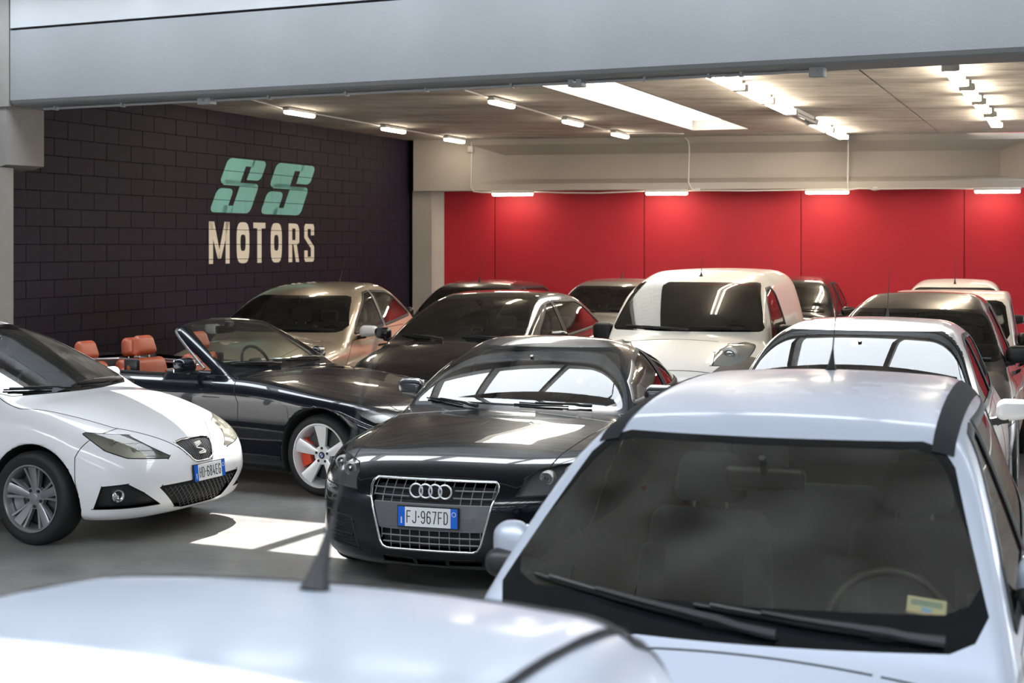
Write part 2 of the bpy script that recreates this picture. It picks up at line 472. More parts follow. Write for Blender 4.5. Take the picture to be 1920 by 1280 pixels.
def arcpts(cx, cy, rx, ry, a0, a1, n=6): return [(cx+rx*math.cos(R(a0+(a1-a0)*i/n)), cy+ry*math.sin(R(a0+(a1-a0)*i/n))) for i in range(n+1)]
def ring(x0, y0, x1, y1, t, rx, ry, a0=0, a1=360, n=28):
    """rounded rectangular ring as quads; superellipse"""
    cx, cy = (x0+x1)/2, (y0+y1)/2; out = []
    def pt(a, ins):
        hx, hy = (x1-x0)/2-ins, (y1-y0)/2-ins*1.0
        c, s_ = math.cos(R(a)), math.sin(R(a)); p = 3.6
        k = (abs(c/1)**p+abs(s_/1)**p)**(-1/p)
        return (cx+hx*c*k, cy+hy*s_*k)
    st = [a0+(a1-a0)*i/n for i in range(n+1)]
    for i in range(n): out.append([pt(st[i], 0), pt(st[i+1], 0), pt(st[i+1], t), pt(st[i], t)])
    return out
def glyph(ch):
    t = .3
    if ch == 'M': return [[(0, 0), (.2, 0), (.2, 1), (0, 1)], [(.8, 0), (1, 0), (1, 1), (.8, 1)], [(.0, 1), (.25, 1), (.58, .12), (.42, .12)], [(1, 1), (.75, 1), (.42, .12), (.58, .12)]]
    if ch == 'O': return ring(0, 0, 1, 1, .30, 0, 0)
    if ch == 'T': return [[(0, .86), (1, .86), (1, 1), (0, 1)], [(.32, 0), (.68, 0), (.68, .87), (.32, .87)]]
    if ch == 'R': return [[(0, 0), (.34, 0), (.34, 1), (0, 1)], [(.33, .87), (.75, .87), (.6, 1), (.33, 1)], [(.6, 1), (.75, .87), (.98, .88), (.85, .98)], [(.64, .55), (1, .5), (1, .87), (.64, .87)], [(.33, .46), (.85, .46), (1, .52), (.8, .57), (.33, .57)], [(.45, .47), (.75, .5), (1, 0), (.68, 0)]]
    if ch == 'S': return [[(.1, 1), (.9, 1), (1, .93), (.66, .87), (.34, .87), (0, .93)], [(.66, .7), (1, .7), (1, .93), (.66, .93)], [(0, .62), (.34, .66), (.34, .93), (0, .93)], [(0, .63), (.34, .67), (1, .40), (.70, .34)], [(.66, .07), (1, .07), (1, .41), (.66, .38)], [(.1, 0), (.9, 0), (1, .07), (.66, .13), (.34, .13), (0, .07)], [(0, .07), (.34, .07), (.34, .30), (0, .30)]]
def uat(px):
    k = (px-960)/F; Y = 11.62/(.369-k); return (Y-16.77)/.938
M_cream = mat('cream_wall_paint', (.80, .74, .62), .7, bump=.2, bscale=30); M_teal = mat('teal_wall_paint', (.20, .50, .47), .7, bump=.2, bscale=30, var=.12, vscale=2)
for ch, a, b in (('M', 391, 430), ('O', 443, 467), ('T', 474.5, 497), ('O', 507, 528), ('R', 540.5, 560.5), ('S', 570, 588.5)):
    ua, ub = uat(a), uat(b)
    paint_letter([[(ua+p[0]*(ub-ua), 1.74+p[1]*.566) for p in P] for P in glyph(ch)], M_cream, label='cream painted letter')
def bigS():
    def rr(x0, y0, x1, y1, c):          # corners c = set of rounded corner ids (0 bl,1 br,2 tr,3 tl)
        rx, ry = .10, .10; out = []
        for i, (cx, cy, a) in enumerate(((x0, y0, 180), (x1, y0, 270), (x1, y1, 0), (x0, y1, 90))):
            if i in c:
                sx = 1 if i in (0, 3) else -1; sy = 1 if i in (0, 1) else -1
                out += arcpts(cx+sx*rx, cy+sy*ry, rx, ry, a, a+90, 4)
            else: out.append((cx, cy))
        return out
    return [rr(0, .84, 1, 1, {}) if 0 else rr(0, .52, .50, 1, {3, 0}), [(.48, .87), (.70, .87), (.70, 1), (.48, 1)], rr(.64, .62, 1, 1, {2, 1}),
            [(.48, .50), (.9, .50), (.9, .56), (.48, .56)], [(.1, .50), (.5, .50), (.5, .60), (.1, .60)], rr(.52, 0, 1, .56, {1, 2}), [(.30, 0), (.55, 0), (.55, .13), (.30, .13)], rr(0, 0, .40, .44, {0, 3, 2})]
for a, b in ((391.5, 467), (487, 562)):
    ua, ub = uat(a), uat(b)
    paint_letter([[(ua+p[0]*(ub-ua)+.50*p[1], 2.43+p[1]*.75) for p in P] for P in bigS()], M_teal, label='slanted pale teal painted letter')

# back wall: red painted panels
Cb = Vector((-1.80, 27.0, 0)); Db = Vector((math.cos(R(-10.3)), math.sin(R(-10.3)), 0)); Nb = Vector((Db.y, -Db.x, 0))
def bp_(px, d=0):      # point on the back wall plane (offset d towards the room) under image column px
    k = (px-960)/F; O = Cb+Nb*d
    t = (O.x-k*O.y)/(k*Db.y-Db.x); return (O+Db*t), t
def bw(t, z, d=0): return Cb+Db*t+Nb*d+Vector((0, 0, z))
wb = MB().prism([bw(-.5, 0, -.02), bw(18, 0, -.02), bw(18, 4.2, -.02), bw(-.5, 4.2, -.02)], -Nb*.3).build('wall_back', M_jred); tag(wb, kind='structure')
seams = [bp_(x)[1] for x in (770, 928, 1208, 1502, 1808)]; seams += [seams[-1]+(i+1)*2.9 for i in range(3)]
for a, b in zip(seams[:-1], seams[1:]):
    g = .007
    MB().prism([bw(a+g, 0, -.02), bw(b-g, 0, -.02), bw(b-g, 3.6, -.02), bw(a+g, 3.6, -.02)], Nb*.02).build('wall_panel', M_red if a < seams[5] else M_beam2, wb)
# back beam with recessed web
Dz = Vector((0, 0, 1))
def t_(px, d=0): return bp_(px, d)[1]
ZB0, ZB1 = 2.915, 3.79; P0 = .42
bb = MB()
ta, tb, tc_, td, te = t_(775, P0), t_(884, P0), t_(945, .14), t_(1876, .14), t_(1935, P0)
def face(pts):
    bb.add(pts, [tuple(range(len(pts)))])
bb.prism([bw(ta, ZB0, P0), bw(tb, ZB0, P0), bw(tb, ZB1, P0), bw(ta, ZB1, P0)], -Nb*P0)     # solid end
bb.prism([bw(te, ZB0, P0), bw(te+8, ZB0, P0), bw(te+8, ZB1, P0), bw(te, ZB1, P0)], -Nb*P0)
z1, z2, z3, z4 = ZB0+.11, ZB0+.20, ZB1-.26, ZB1-.10
Q = [bw(tb, z1, P0), bw(te, z1, P0), bw(te, z4, P0), bw(tb, z4, P0)]; q = [bw(tc_, z2, .14), bw(td, z2, .14), bw(td, z3, .14), bw(tc_, z3, .14)]
bb.add(q, [(0, 1, 2, 3)])
for i in range(4): face([Q[i], Q[(i+1) % 4], q[(i+1) % 4], q[i]])
bb.prism([bw(tb, ZB0, P0), bw(te, ZB0, P0), bw(te, z1, P0), bw(tb, z1, P0)], -Nb*P0)
bb.prism([bw(tb, z4, P0), bw(te, z4, P0), bw(te, ZB1, P0), bw(tb, ZB1, P0)], -Nb*P0)
o = bb.build('trim_1', M_beam2); tag(o, 'grey concrete beam with recessed web above the red wall', kind='structure')
# corner pillar
pl = MB()
pl.prism([bw(t_(782, .2), 0, .30), bw(t_(828, .2), 0, .02), bw(t_(828, .2), ZB0, .02), bw(t_(782, .2), ZB0, .30)], -Nb*.3)
pl.prism([bw(t_(774, .3), 0, .32), bw(t_(810, .3), 0, .32), bw(t_(810, .3), ZB0, .32), bw(t_(774, .3), ZB0, .32)], -Nb*.3)
o = pl.build('trim_2', M_beam2); tag(o, 'grey concrete corner pillar between dark wall and red wall', kind='structure')

# ceiling of the back bay in slabs with one translucent strip
def cp(px, py, z=CZ):
    Y = (z-CH)*F/(HZ-py); return Vector(((px-960)/F*Y, Y, z))
S0 = Vector((-1.80, 27.0, 0))
def lat_of(p): return (Vector((p.x, p.y, 0))-S0).dot(LAT)
def cpt(l_, m_, z=CZ): return S0+LAT*l_+DIR*m_+Vector((0, 0, z))     # l_: lateral, m_: along the slabs
lj = sorted([-.35, 1.45, 3.35, 4.55, 7.35, 10.2, 13.0])
j1 = lat_of(cp(760, 212)); j2 = lat_of(cp(1150, 202)); sk0 = lat_of(cp(1150, 202.5)); sk1 = lat_of(cp(1280, 196)); jb = lat_of(cp(1686, 189))
lj = [-1.2, j1, sk0, sk1, jb, jb+2.9, jb+5.8, jb+8.7, jb+11.6]
cl = MB()
ce = empty('ceiling'); tag(ce, kind='structure')
mf, mb_ = -14.2, 1.2
def mfr(l_):      # where a slab running along DIR meets the rear of the front beam
    O = Vector((-5.19, 16.0, 0)); gd = (Vector((3.86, 11.66, 0))-O).normalized(); gn = Vector((gd.y, -gd.x, 0)); O = O-gn*.40
    p = S0+LAT*l_; d = (O-p); return d.dot(gn)/DIR.dot(gn)
for i, (a, b) in enumerate(zip(lj[:-1], lj[1:])):
    if i == 2: continue
    g = .012
    MB().prism([cpt(a+g, mfr(a+g)), cpt(b-g, mfr(b-g)), cpt(b-g, mb_), cpt(a+g, mb_)], (0, 0, .2)).build('ceiling_slab', M_ceil, ce)
MB().prism([cpt(lj[0], mfr(lj[0]), CZ+.06), cpt(sk0-.1, mfr(sk0-.1), CZ+.06), cpt(sk0-.1, mb_, CZ+.06), cpt(lj[0], mb_, CZ+.06)], (0, 0, .2)).build('slab_joint', M_joint, ce)
MB().prism([cpt(sk1+.1, mfr(sk1+.1), CZ+.06), cpt(lj[-1], mfr(lj[-1]), CZ+.06), cpt(lj[-1], mb_, CZ+.06), cpt(sk1+.1, mb_, CZ+.06)], (0, 0, .2)).build('slab_joint', M_joint, ce)
# roof light: kerb and corrugated translucent sheet, daylight above
M_sheet = bpy.data.materials.new('translucent_sheet'); M_sheet.use_nodes = True
_n = M_sheet.node_tree.nodes; _t = _n.new('ShaderNodeBsdfTranslucent'); _t.inputs[0].default_value = (.62, .59, .52, 1)
M_sheet.node_tree.links.new(_t.outputs[0], _n['Material Output'].inputs[0])
rl = empty('window_1'); tag(rl, 'translucent roof light strip in the ceiling', kind='structure')
mE = -.95
kb = MB()
for a, b in ((sk0-.01, sk0+.05), (sk1-.05, sk1+.01)): kb.prism([cpt(a, mfr(a)), cpt(b, mfr(b)), cpt(b, mE+.06), cpt(a, mE+.06)], (0, 0, .3))
kb.prism([cpt(sk0, mE), cpt(sk1, mE), cpt(sk1, mE+.06), cpt(sk0, mE+.06)], (0, 0, .3))
kb.build('kerb', M_beam2, rl)
MB().prism([cpt(sk0, mE+.06, CZ+.0), cpt(sk1, mE+.06, CZ), cpt(sk1, mb_, CZ), cpt(sk0, mb_, CZ)], (0, 0, .2)).build('ceiling_slab', M_ceil, ce)
V = []; n = 300
for i in range(n+1):
    m_ = mfr(sk0)+(mE-mfr(sk0))*i/n; z = CZ+.16+.012*math.sin(i*1.6)
    V += [cpt(sk0, m_, z), cpt(sk1, m_, z)]
mesh('roof_sheet', V, [(2*i, 2*i+1, 2*i+3, 2*i+2) for i in range(n)], M_sheet, rl)

# front beam (grey, large)
G0 = Vector((-5.19, 16.0, 0)); G1 = Vector((3.86, 11.66, 0)); GD = (G1-G0).normalized(); GN = Vector((GD.y, -GD.x, 0))
def gp(t, z, d=0): return G0+GD*t+GN*d+Vector((0, 0, z))
GZ0, GZ1 = 3.44, 4.21; TH = -.55
fb = MB(); r_ = .06
prof = [(0, GZ1), (0, GZ0+.05), (-.02, GZ0+.015), (-.05, GZ0), (TH, GZ0), (TH, GZ1)]
fb.prism([gp(0, z, d) for d, z in prof], GD*20)
o = fb.build('trim_3', M_beam, smooth=False); tag(o, 'large pale grey concrete beam across the garage opening', kind='structure')
jo = MB().prism([gp(0, GZ1, -.03), gp(20, GZ1, -.03), gp(20, GZ1+.025, -.03), gp(0, GZ1+.025, -.03)], GN*TH*.9).build('joint', M_joint, o)
uw = MB().prism([gp(.0, GZ1+.025, -.0), gp(20, GZ1+.025, 0), gp(20, 4.95, 0), gp(.0, 4.95, 0)], -GN*.3).build('wall_front', M_white); tag(uw, 'white upper wall above the grey beam', kind='structure')
# left pillar with corbel
lp = MB()
def pil(px0, px1, zb_, zt_, Y0, dep):
    a = Vector(((px0-960)/F*Y0, Y0, zb_)); b = Vector(((px1-960)/F*(Y0-.0), Y0, zb_))
    b = a+GD*((b-a).length*1.06)
    lp.prism([a, b, b+Dz*(zt_-zb_), a+Dz*(zt_-zb_)], DIR*dep)
pil(-160, -18, 0, 2.80, 16.02, .6)
cb = [gp(-1.0, 2.80, 0), gp(.26, 2.83, 0), gp(.28, 2.98, 0), gp(.30, 3.42, 0), gp(-1.0, 3.42, 0)]
lp.prism([gp(-1.0, 2.72, -.02), gp(-.2, 2.80, -.02), gp(-.07, 2.83, -.02), gp(-.07, 3.43, -.02), gp(-1.0, 3.43, -.02)], -GN*.55)
lp.prism([gp(-1.0, 3.43, .0), gp(-.02, 3.43, .0), gp(-.02, 4.95, .0), gp(-1.0, 4.95, .0)], -GN*.5)
o = lp.build('trim_4', M_pil); tag(o, 'grey concrete pillar with corbel at the left end of the beam', kind='structure')

# the hall on the camera side (seen in reflections)
hl = MB(); LW0 = gp(-1.0, 0, 0)
M_hallroof = concrete('hall_roof', (.16, .15, .145), (.24, .23, .22), .8, 1, .1)
e = LW0-DIR*34
hl.prism([LW0, e, e+Dz*4.9, LW0+Dz*4.9], -LAT*.3)
o = hl.build('wall_hall', M_white); tag(o, 'white side wall of the hall', kind='structure')
HR = 4.72
BK = -LAT*0; 
def hp(l_, m_, z): return G0+GD*l_+GN*m_+Vector((0, 0, z))       # m_: distance in front of the beam, towards the camera
roof = MB()
def rslab(l0, l1, m0, m1, z0=HR, th=.25): roof.prism([hp(l0, m0, z0), hp(l1, m0, z0), hp(l1, m1, z0), hp(l0, m1, z0)], (0, 0, th))
L0, L1 = -1.5, 19
OPEN = [(.28, 1.40), (8.8, 10.4), (15, 16.4)]
prev = -.35
for a, b in OPEN+[(31, 31)]:
    rslab(L0, L1, prev, a); prev = b
for a, b in OPEN:
    for k in range(0, 14): rslab(L0+.2+k*1.5, L0+.27+k*1.5, a, b, HR-.05, .3)
rf = roof.build('ceiling_hall', M_hallroof); tag(rf, 'roof of the front hall with roof lights', kind='structure')
# rear and right hall walls, the rear one with a band of windows
M_out = mat('rear_wall_paint', (.22, .22, .22), .8)
def rearbox(l0, l1, z0, z1, th=.25): rw_.prism([hp(l0, 27, z0), hp(l1, 27, z0), hp(l1, 27, z1), hp(l0, 27, z1)], GN*th)
rw_ = MB(); rearbox(L0, L1+3, 0, 3.0); rearbox(L0, L1+3, 4.3, 4.9)
for k in range(12): rearbox(L0+k*2.0, L0+k*2.0+.12, 3.0, 4.3)
o = rw_.build('wall_rear', M_out); tag(o, 'rear wall behind the camera with a band of windows', kind='structure')
rw_ = MB(); rw_.prism([hp(L1, -12, 0), hp(L1, 27, 0), hp(L1, 27, 5.4), hp(L1, -12, 5.4)], GD*.25)
o = rw_.build('wall_right', M_out); tag(o, 'right side wall out of view', kind='structure')
# ---------------------------------------------------------------- cars
M_mesh = mat('grille_plastic', (.045, .045, .05), .35)
M_black = mat('black_plastic', (.012, .012, .013), .45)
M_rub = mat('rubber', (.014, .014, .015), .6)
M_frit = mat('black_glass_border', (.006, .007, .008), .06, coat=.6)
M_tyre = mat('tyre_rubber', (.009, .009, .010), .65, bump=.2, bscale=60)
M_int = mat('dark_interior', (.035, .035, .038), .8)
M_int2 = mat('grey_seat_fabric', (.10, .10, .105), .9)
M_chrome = mat('chrome', (.85, .86, .88), .12, 1)
M_satin = mat('satin_metal', (.60, .61, .63), .3, 1)
M_alloy = mat('silver_alloy', (.62, .63, .65), .3, .75, coat=.4)
M_alloyg = mat('grey_alloy', (.34, .34, .35), .33, .75, coat=.4)
M_alloyw = mat('bright_alloy', (.86, .86, .87), .3, .3, coat=.5)
M_disc = mat('brake_disc_steel', (.10, .10, .105), .4, 1)
M_redcal = mat('red_caliper', (.65, .06, .02), .4)
M_well = mat('wheel_arch_liner', (.01, .01, .01), .9)
M_refl = mat('lamp_reflector', (.62, .62, .60), .35, .35)
M_reflg = mat('dark_lamp_bowl', (.16, .16, .165), .3, .3)
M_amber = mat('amber_lens', (.75, .25, .08), .2)
M_redlens = mat('red_lens', (.35, .01, .01), .15, coat=1)
M_plate = mat('plate_white', (.78, .79, .80), .4); M_blue = mat('plate_blue', (.0, .12, .62), .4); M_ink = mat('plate_ink', (.01, .01, .012), .5)
M_whiteink = mat('white_ink', (.8, .8, .8), .5)
M_led = mat('orange_leather', (.36, .072, .030), .42, bump=.15, bscale=50)
M_glass = glass('tinted_glass', (.66, .72, .68), 1.75, dirt=.02)
M_glassb = glass('dusty_glass', (.68, .67, .62), 1.6, dirt=.05)
M_glassr = glass('reflective_glass', (.72, .76, .76), 2.1, dirt=.04)
M_glassd = glass('dark_glass', (.42, .45, .44), 1.7, dirt=.015)
M_lens = glass('clear_lens', (.92, .93, .93), 1.45, dirt=.04)
M_lensy = glass('aged_lens', (.85, .83, .74), 1.45, dirt=.10)
M_mir = mat('mirror_silver', (.8, .8, .82), .02, 1)

def loops_of(Fc):
    cnt = {}
    for f in Fc:
        for i in range(len(f)): cnt[(f[i], f[(i+1) % len(f)])] = cnt.get((f[i], f[(i+1) % len(f)]), 0)+1
    bd = {a: b for (a, b) in cnt if (b, a) not in cnt}
    out = []; used = set()
    for st in list(bd):
        if st in used: continue
        ch = [st]; used.add(st); c = bd[st]
        while c in bd and c not in used: ch.append(c); used.add(c); c = bd[c]
        if len(ch) > 3: out.append((ch, c == st))
    return out
def part_arrays(sh, name, mode, off=0):
    Fc = sh.parts.get(name, [])
    ids = sorted({v for f in Fc for v in f}); mp = {v: i for i, v in enumerate(ids)}
    V = [list(sh.V[v]) for v in ids]; N = [list(sh.N[v]) for v in ids]; G = [tuple(mp[v] for v in f) for f in Fc]
    if mode == 'c':
        n0 = len(V); m2 = {}
        for i in range(n0):
            if abs(V[i][0]) < 1e-6: m2[i] = i
            else:
                m2[i] = len(V); V.append([-V[i][0], V[i][1], V[i][2]]); N.append([-N[i][0], N[i][1], N[i][2]])
        G = G+[tuple(m2[v] for v in f[::-1]) for f in G]
    elif mode == 'r':
        V = [[-a, b, c] for a, b, c in V]; N = [[-a, b, c] for a, b, c in N]; G = [f[::-1] for f in G]
    # weld duplicates created by separate cuts
    key = {}; rp = []
    for i, v in enumerate(V):
        k = (round(v[0], 5), round(v[1], 5), round(v[2], 5)); rp.append(key.setdefault(k, i))
    G2 = []
    for f in G:
        g = []
        for v in f:
            q = rp[v]
            if not g or g[-1] != q: g.append(q)
        if len(g) > 1 and g[0] == g[-1]: g.pop()
        if len(g) > 2 and len(set(g)) == len(g): G2.append(tuple(g))
    if off: V = [[v[k]+n[k]*off for k in range(3)] for v, n in zip(V, N)]
    return V, N, G2
def ribbon(name, V, N, loops, width, h, m, parent, up=.0):
    """raised strip following loops"""
    mb = MB()
    for ch, closed in loops:
        P = []; last = None
        for c in ch:
            p = Vector(V[c])
            if last is None or (p-last).length > .006: P.append((p, Vector(N[c]))); last = p
        if closed and len(P) > 2 and (P[0][0]-P[-1][0]).length < .006: P.pop()
        n = len(P)
        if n < 3 or sum((P[i][0]-P[i-1][0]).length for i in range(1, n)) < .12: continue
        VV = []; prof = ((-width/2, 0), (-width/2*.7, h), (width/2*.7, h), (width/2, 0))
        for i, (p, nn) in enumerate(P):
            a = P[(i-1) % n][0] if closed or i else p; b = P[(i+1) % n][0] if closed or i < n-1 else p
            t = (b-a); t.normalize(); s_ = t.cross(nn)
            if s_.length < 1e-5: s_ = Vector((1, 0, 0))
            s_.normalize()
            VV += [p+s_*q[0]+nn*(q[1]+up) for q in prof]
        FF = []
        for i in range(n if closed else n-1):
            j = (i+1) % n
            FF += [(i*4+k, i*4+k+1, j*4+k+1, j*4+k) for k in range(3)]
        mb.add(VV, [f[::-1] for f in FF])
    if mb.V: return mesh(name, mb.V, mb.F, m, parent)
def bowl(name, V, N, G, depth, m, parent, dirn=None):
    """inner floor + walls behind an opening"""
    V2 = []
    mean = Vector((0, 0, 0))
    for n in N: mean += Vector(n)
    mean.normalize()
    if dirn is not None: mean = Vector(dirn)
    VV = [Vector(v) for v in V]; n0 = len(VV)
    VV += [v-mean*depth for v in VV[:n0]]
    FF = [tuple(n0+i for i in f) for f in G]
    for ch, cl in loops_of(G):
        L = len(ch)
        for i in range(L if cl else L-1):
            a, b = ch[i], ch[(i+1) % L]; FF.append((b, a, a+n0, b+n0)[::-1])
    return mesh(name, VV, FF, m, parent, smooth=False)

def surf_project(f, p, d, rng=(-.4, .8)):
    """first hit of the SDF from p along d"""
    t = np.linspace(rng[0], rng[1], 600); P = np.array(p)[None]+t[:, None]*np.array(d)[None]
    v = f(P[:, 0], P[:, 1], P[:, 2]); k = np.where(v < 0)[0]
    i = k[0] if len(k) else int(np.argmin(v))
    q = P[i]; e = 1e-3
    g = np.array([f(*(q+np.eye(3)[a]*e))-f(*(q-np.eye(3)[a]*e)) for a in range(3)]); g = g/np.linalg.norm(g)
    return Vector(q.tolist()), Vector(g.tolist())

def wheel(parent, side, y, spec):
    """side +1/-1; local frame: axle along x, outer face towards +x*side"""
    r, wd, rr = spec['wr'], spec.get('tw', .2), spec.get('rimr', .21)
    x0 = spec['track']
    w_ = MB()
    h = wd/2
    pr = [(-h*.9, rr), (-h, rr+.02), (-h, r-.03), (-h*.85, r-.008), (-h*.6, r), (h*.6, r), (h*.85, r-.008), (h, r-.03), (h*1.02, (r+rr)/2), (h*.93, rr+.008), (h*.8, rr)]
    w_.lathe(pr, 48)
    for g in (-.3, 0, .3): w_.lathe([(h*g-.006, r+.0005), (h*g-.004, r+.001), (h*g+.006, r+.0005)], 48)
    o = w_.build('wheel', M_tyre, parent, smooth=True, angle=40)
    o.location = (side*x0, y, r); o.rotation_euler = (0, 0, 0 if side > 0 else math.pi)
    if spec.get('steer') and y < 2: o.rotation_euler[2] += spec['steer']
    mt = spec.get('alloy', M_alloy)
    rim = MB()
    rim.lathe([(h*.80, rr+.006), (h*.98, rr+.004), (h*.98, rr-.004), (h*.86, rr-.014), (h*.6, rr-.02), (-h*.7, rr-.03), (-h*.7, rr-.05)], 56)
    ns = spec.get('spokes', 5); tw_ = spec.get('twin', False)
    def spoke(ang, w0, w1, r0, r1, x_in, x_out, th=.03):
        ca, sa = math.cos(ang), math.sin(ang)
        def P(rad, lat, x): return (x, rad*ca-lat*sa, rad*sa+lat*ca)
        k = 5; VV = []
        for i in range(k+1):
            t = i/k; rad = r0+(r1-r0)*t; ww = w0+(w1-w0)*t; x = x_in+(x_out-x_in)*(t**1.5)
            VV += [P(rad, -ww, x-th), P(rad, -ww, x-.004), P(rad, -ww*.8, x), P(rad, ww*.8, x), P(rad, ww, x-.004), P(rad, ww, x-th)]
        FF = []
        for i in range(k):
            for j in range(5): FF.append((i*6+j, i*6+j+1, (i+1)*6+j+1, (i+1)*6+j))
        rim.add(VV, FF)
    if spec.get('hubcap'):
        rim.lathe([(h*.8, .02), (h*.86, .06), (h*.8, rr*.55), (h*.86, rr*.8), (h*.8, rr-.004)], 40)
    else:
        for i in range(ns):
            a = 2*math.pi*i/ns+spec.get('phase', math.pi/2)
            if tw_:
                spoke(a, .020, .034, .05, rr-.012, h*.55, h*.84)
                spoke(a-.30, .008, .010, .055, rr-.012, h*.50, h*.82); spoke(a+.30, .008, .010, .055, rr-.012, h*.50, h*.82)
            else: spoke(a, .022, spec.get('spw', .038), .045, rr-.010, h*.55, h*.86)
        rim.lathe([(h*.56, .0), (h*.56, .03), (h*.52, .075), (h*.2, .078)], 32)
    ro_ = rim.build('rim', mt, o, smooth=True, angle=50)
    bl = MB()
    for i in range(ns):
        a = 2*math.pi*(i+(.5 if not tw_ else .5))/ns+spec.get('phase', math.pi/2)
        if not tw_: a = 2*math.pi*i/ns+spec.get('phase', math.pi/2)
        q = MB(); q.lathe([(h*.60, .0), (h*.60, .011), (h*.45, .012)], 12); bl.add([(v[0], v[1]+.056*math.cos(a), v[2]+.056*math.sin(a)) for v in q.V], q.F)
    bl.build('wheel_bolts', M_black, o)
    MB().lathe([(h*.615, .0), (h*.61, .022), (h*.585, .028), (h*.5, .028)], 24).build('hub_cap', M_alloyg if not spec.get('bmw') else M_black, o, smooth=True)
    if spec.get('bmw'):
        x = h*.62
        MB().add([(x, a, b) for a, b in arcpts(0, 0, .022, .022, 0, 360, 24)[:-1]], [tuple(range(24))]).build('emblem', mat('blue_white_emblem', (.75, .77, .8), .3), o)
        q = MB()
        for a0 in (0, 180): q.add([(x+.001, 0, 0)]+[(x+.001, a, b) for a, b in arcpts(0, 0, .015, .015, a0, a0+90, 5)], [tuple(range(7))])
        q.build('emblem', M_blue, o)
        MB().lathe([(x+.001, .016), (x+.0012, .022), (x, .023)], 24).build('emblem', M_black, o)
    MB().lathe([(h*.1, .04), (h*.12, rr*.78), (-.0, rr*.78), (-.0, .04)], 36).build('brake_disc', M_disc, o)
    cm = spec.get('caliper', M_alloyg); q = MB(); a0, a1 = (100, 150)
    for s_, e_ in (spec.get('cal', (-30, 35)),):
        pts = arcpts(0, 0, rr*.86, rr*.86, s_, e_, 8)+arcpts(0, 0, rr*.50, rr*.50, s_, e_, 8)[::-1]
        q.prism([(h*.38, a*side, b) for a, b in pts], (-.09, 0, 0))
    q.build('brake_caliper', cm, o)
    return o

def text_mesh(name, txt, size, m, parent, M4, wscale=1., bold=0.0):
    cu = bpy.data.curves.new(name, 'FONT'); cu.body = txt; cu.size = size; cu.align_x = 'CENTER'; cu.align_y = 'CENTER'; cu.extrude = .0006; cu.offset = bold; cu.space_character = 1.12
    o = bpy.data.objects.new(name+'_src', cu); COL.objects.link(o)
    dg = bpy.context.evaluated_depsgraph_get(); me = bpy.data.meshes.new_from_object(o.evaluated_get(dg))
    bpy.data.objects.remove(o); me.materials.clear(); me.materials.append(m)
    me.transform(M4 @ Matrix.Diagonal((wscale, 1, 1, 1)))
    return link(bpy.data.objects.new(name, me), parent)

def number_plate(parent, p, n, txt, w=.36, h=.11):
    """front plate centred at p, facing n (car frame)"""
    n = Vector(n).normalized(); x = Vector((0, 0, 1)).cross(n); x.normalize(); y = n.cross(x)
    M4 = Matrix(((x.x, y.x, n.x, p[0]), (x.y, y.y, n.y, p[1]), (x.z, y.z, n.z, p[2]), (0, 0, 0, 1)))
    q = MB(); q.M = M4; q.box((-w/2-.006, -h/2-.006, -.014), (w/2+.006, h/2+.006, -.002)); fr = q.build('number_plate', M_black, parent)
    q = MB(); q.M = M4; q.box((-w/2+.04, -h/2, -.002), (w/2-.04, h/2, .002)); q.build('plate_field', M_plate, fr)
    for s_ in (-1, 1):
        q = MB(); q.M = M4; q.box((s_*w/2-(.042 if s_ > 0 else 0), -h/2, -.002), (s_*w/2+(.042 if s_ < 0 else 0), h/2, .002)); q.build('blue_band', M_blue, fr)
    q = MB(); q.M = M4; q.box((-w/2+.017, -h*.36, .002), (-w/2+.024, -h*.02, .003)); q.build('plate_mark', M_whiteink, fr)
    q = MB()
    for i in range(12):
        a = i*math.pi/6; q.M = M4 @ Matrix.Translation((w/2-.021+.012*math.cos(a), h*.22+.012*math.sin(a), .0025)); q.box((-.0022, -.0022, 0), (.0022, .0022, .0006))
    q.build('plate_mark', M_whiteink, fr)
    n_ = len(txt); x_ = -.125; q = MB(); ch, cw = h*.60, .020
    for c in txt:
        q.M = M4 @ Matrix.Translation((x_, -ch/2, .003))
        if c == '·': q.box((-.002, ch*.46, 0), (.006, ch*.60, .0006)); x_ += .019; continue
        for S in STROKES[c]:
            for (a0, b0), (a1, b1) in zip(S[:-1], S[1:]):
                A_, B_ = Vector((a0*cw, b0*ch, 0)), Vector((a1*cw, b1*ch, 0)); d = (B_-A_).normalized(); e = Vector((-d.y, d.x, 0))*.0028; A_ -= d*.0022; B_ += d*.0022
                q.prism([A_-e, B_-e, B_+e, A_+e], (0, 0, .0007))
        x_ += .0345
    q.build('plate_text', M_ink, fr)
    return fr
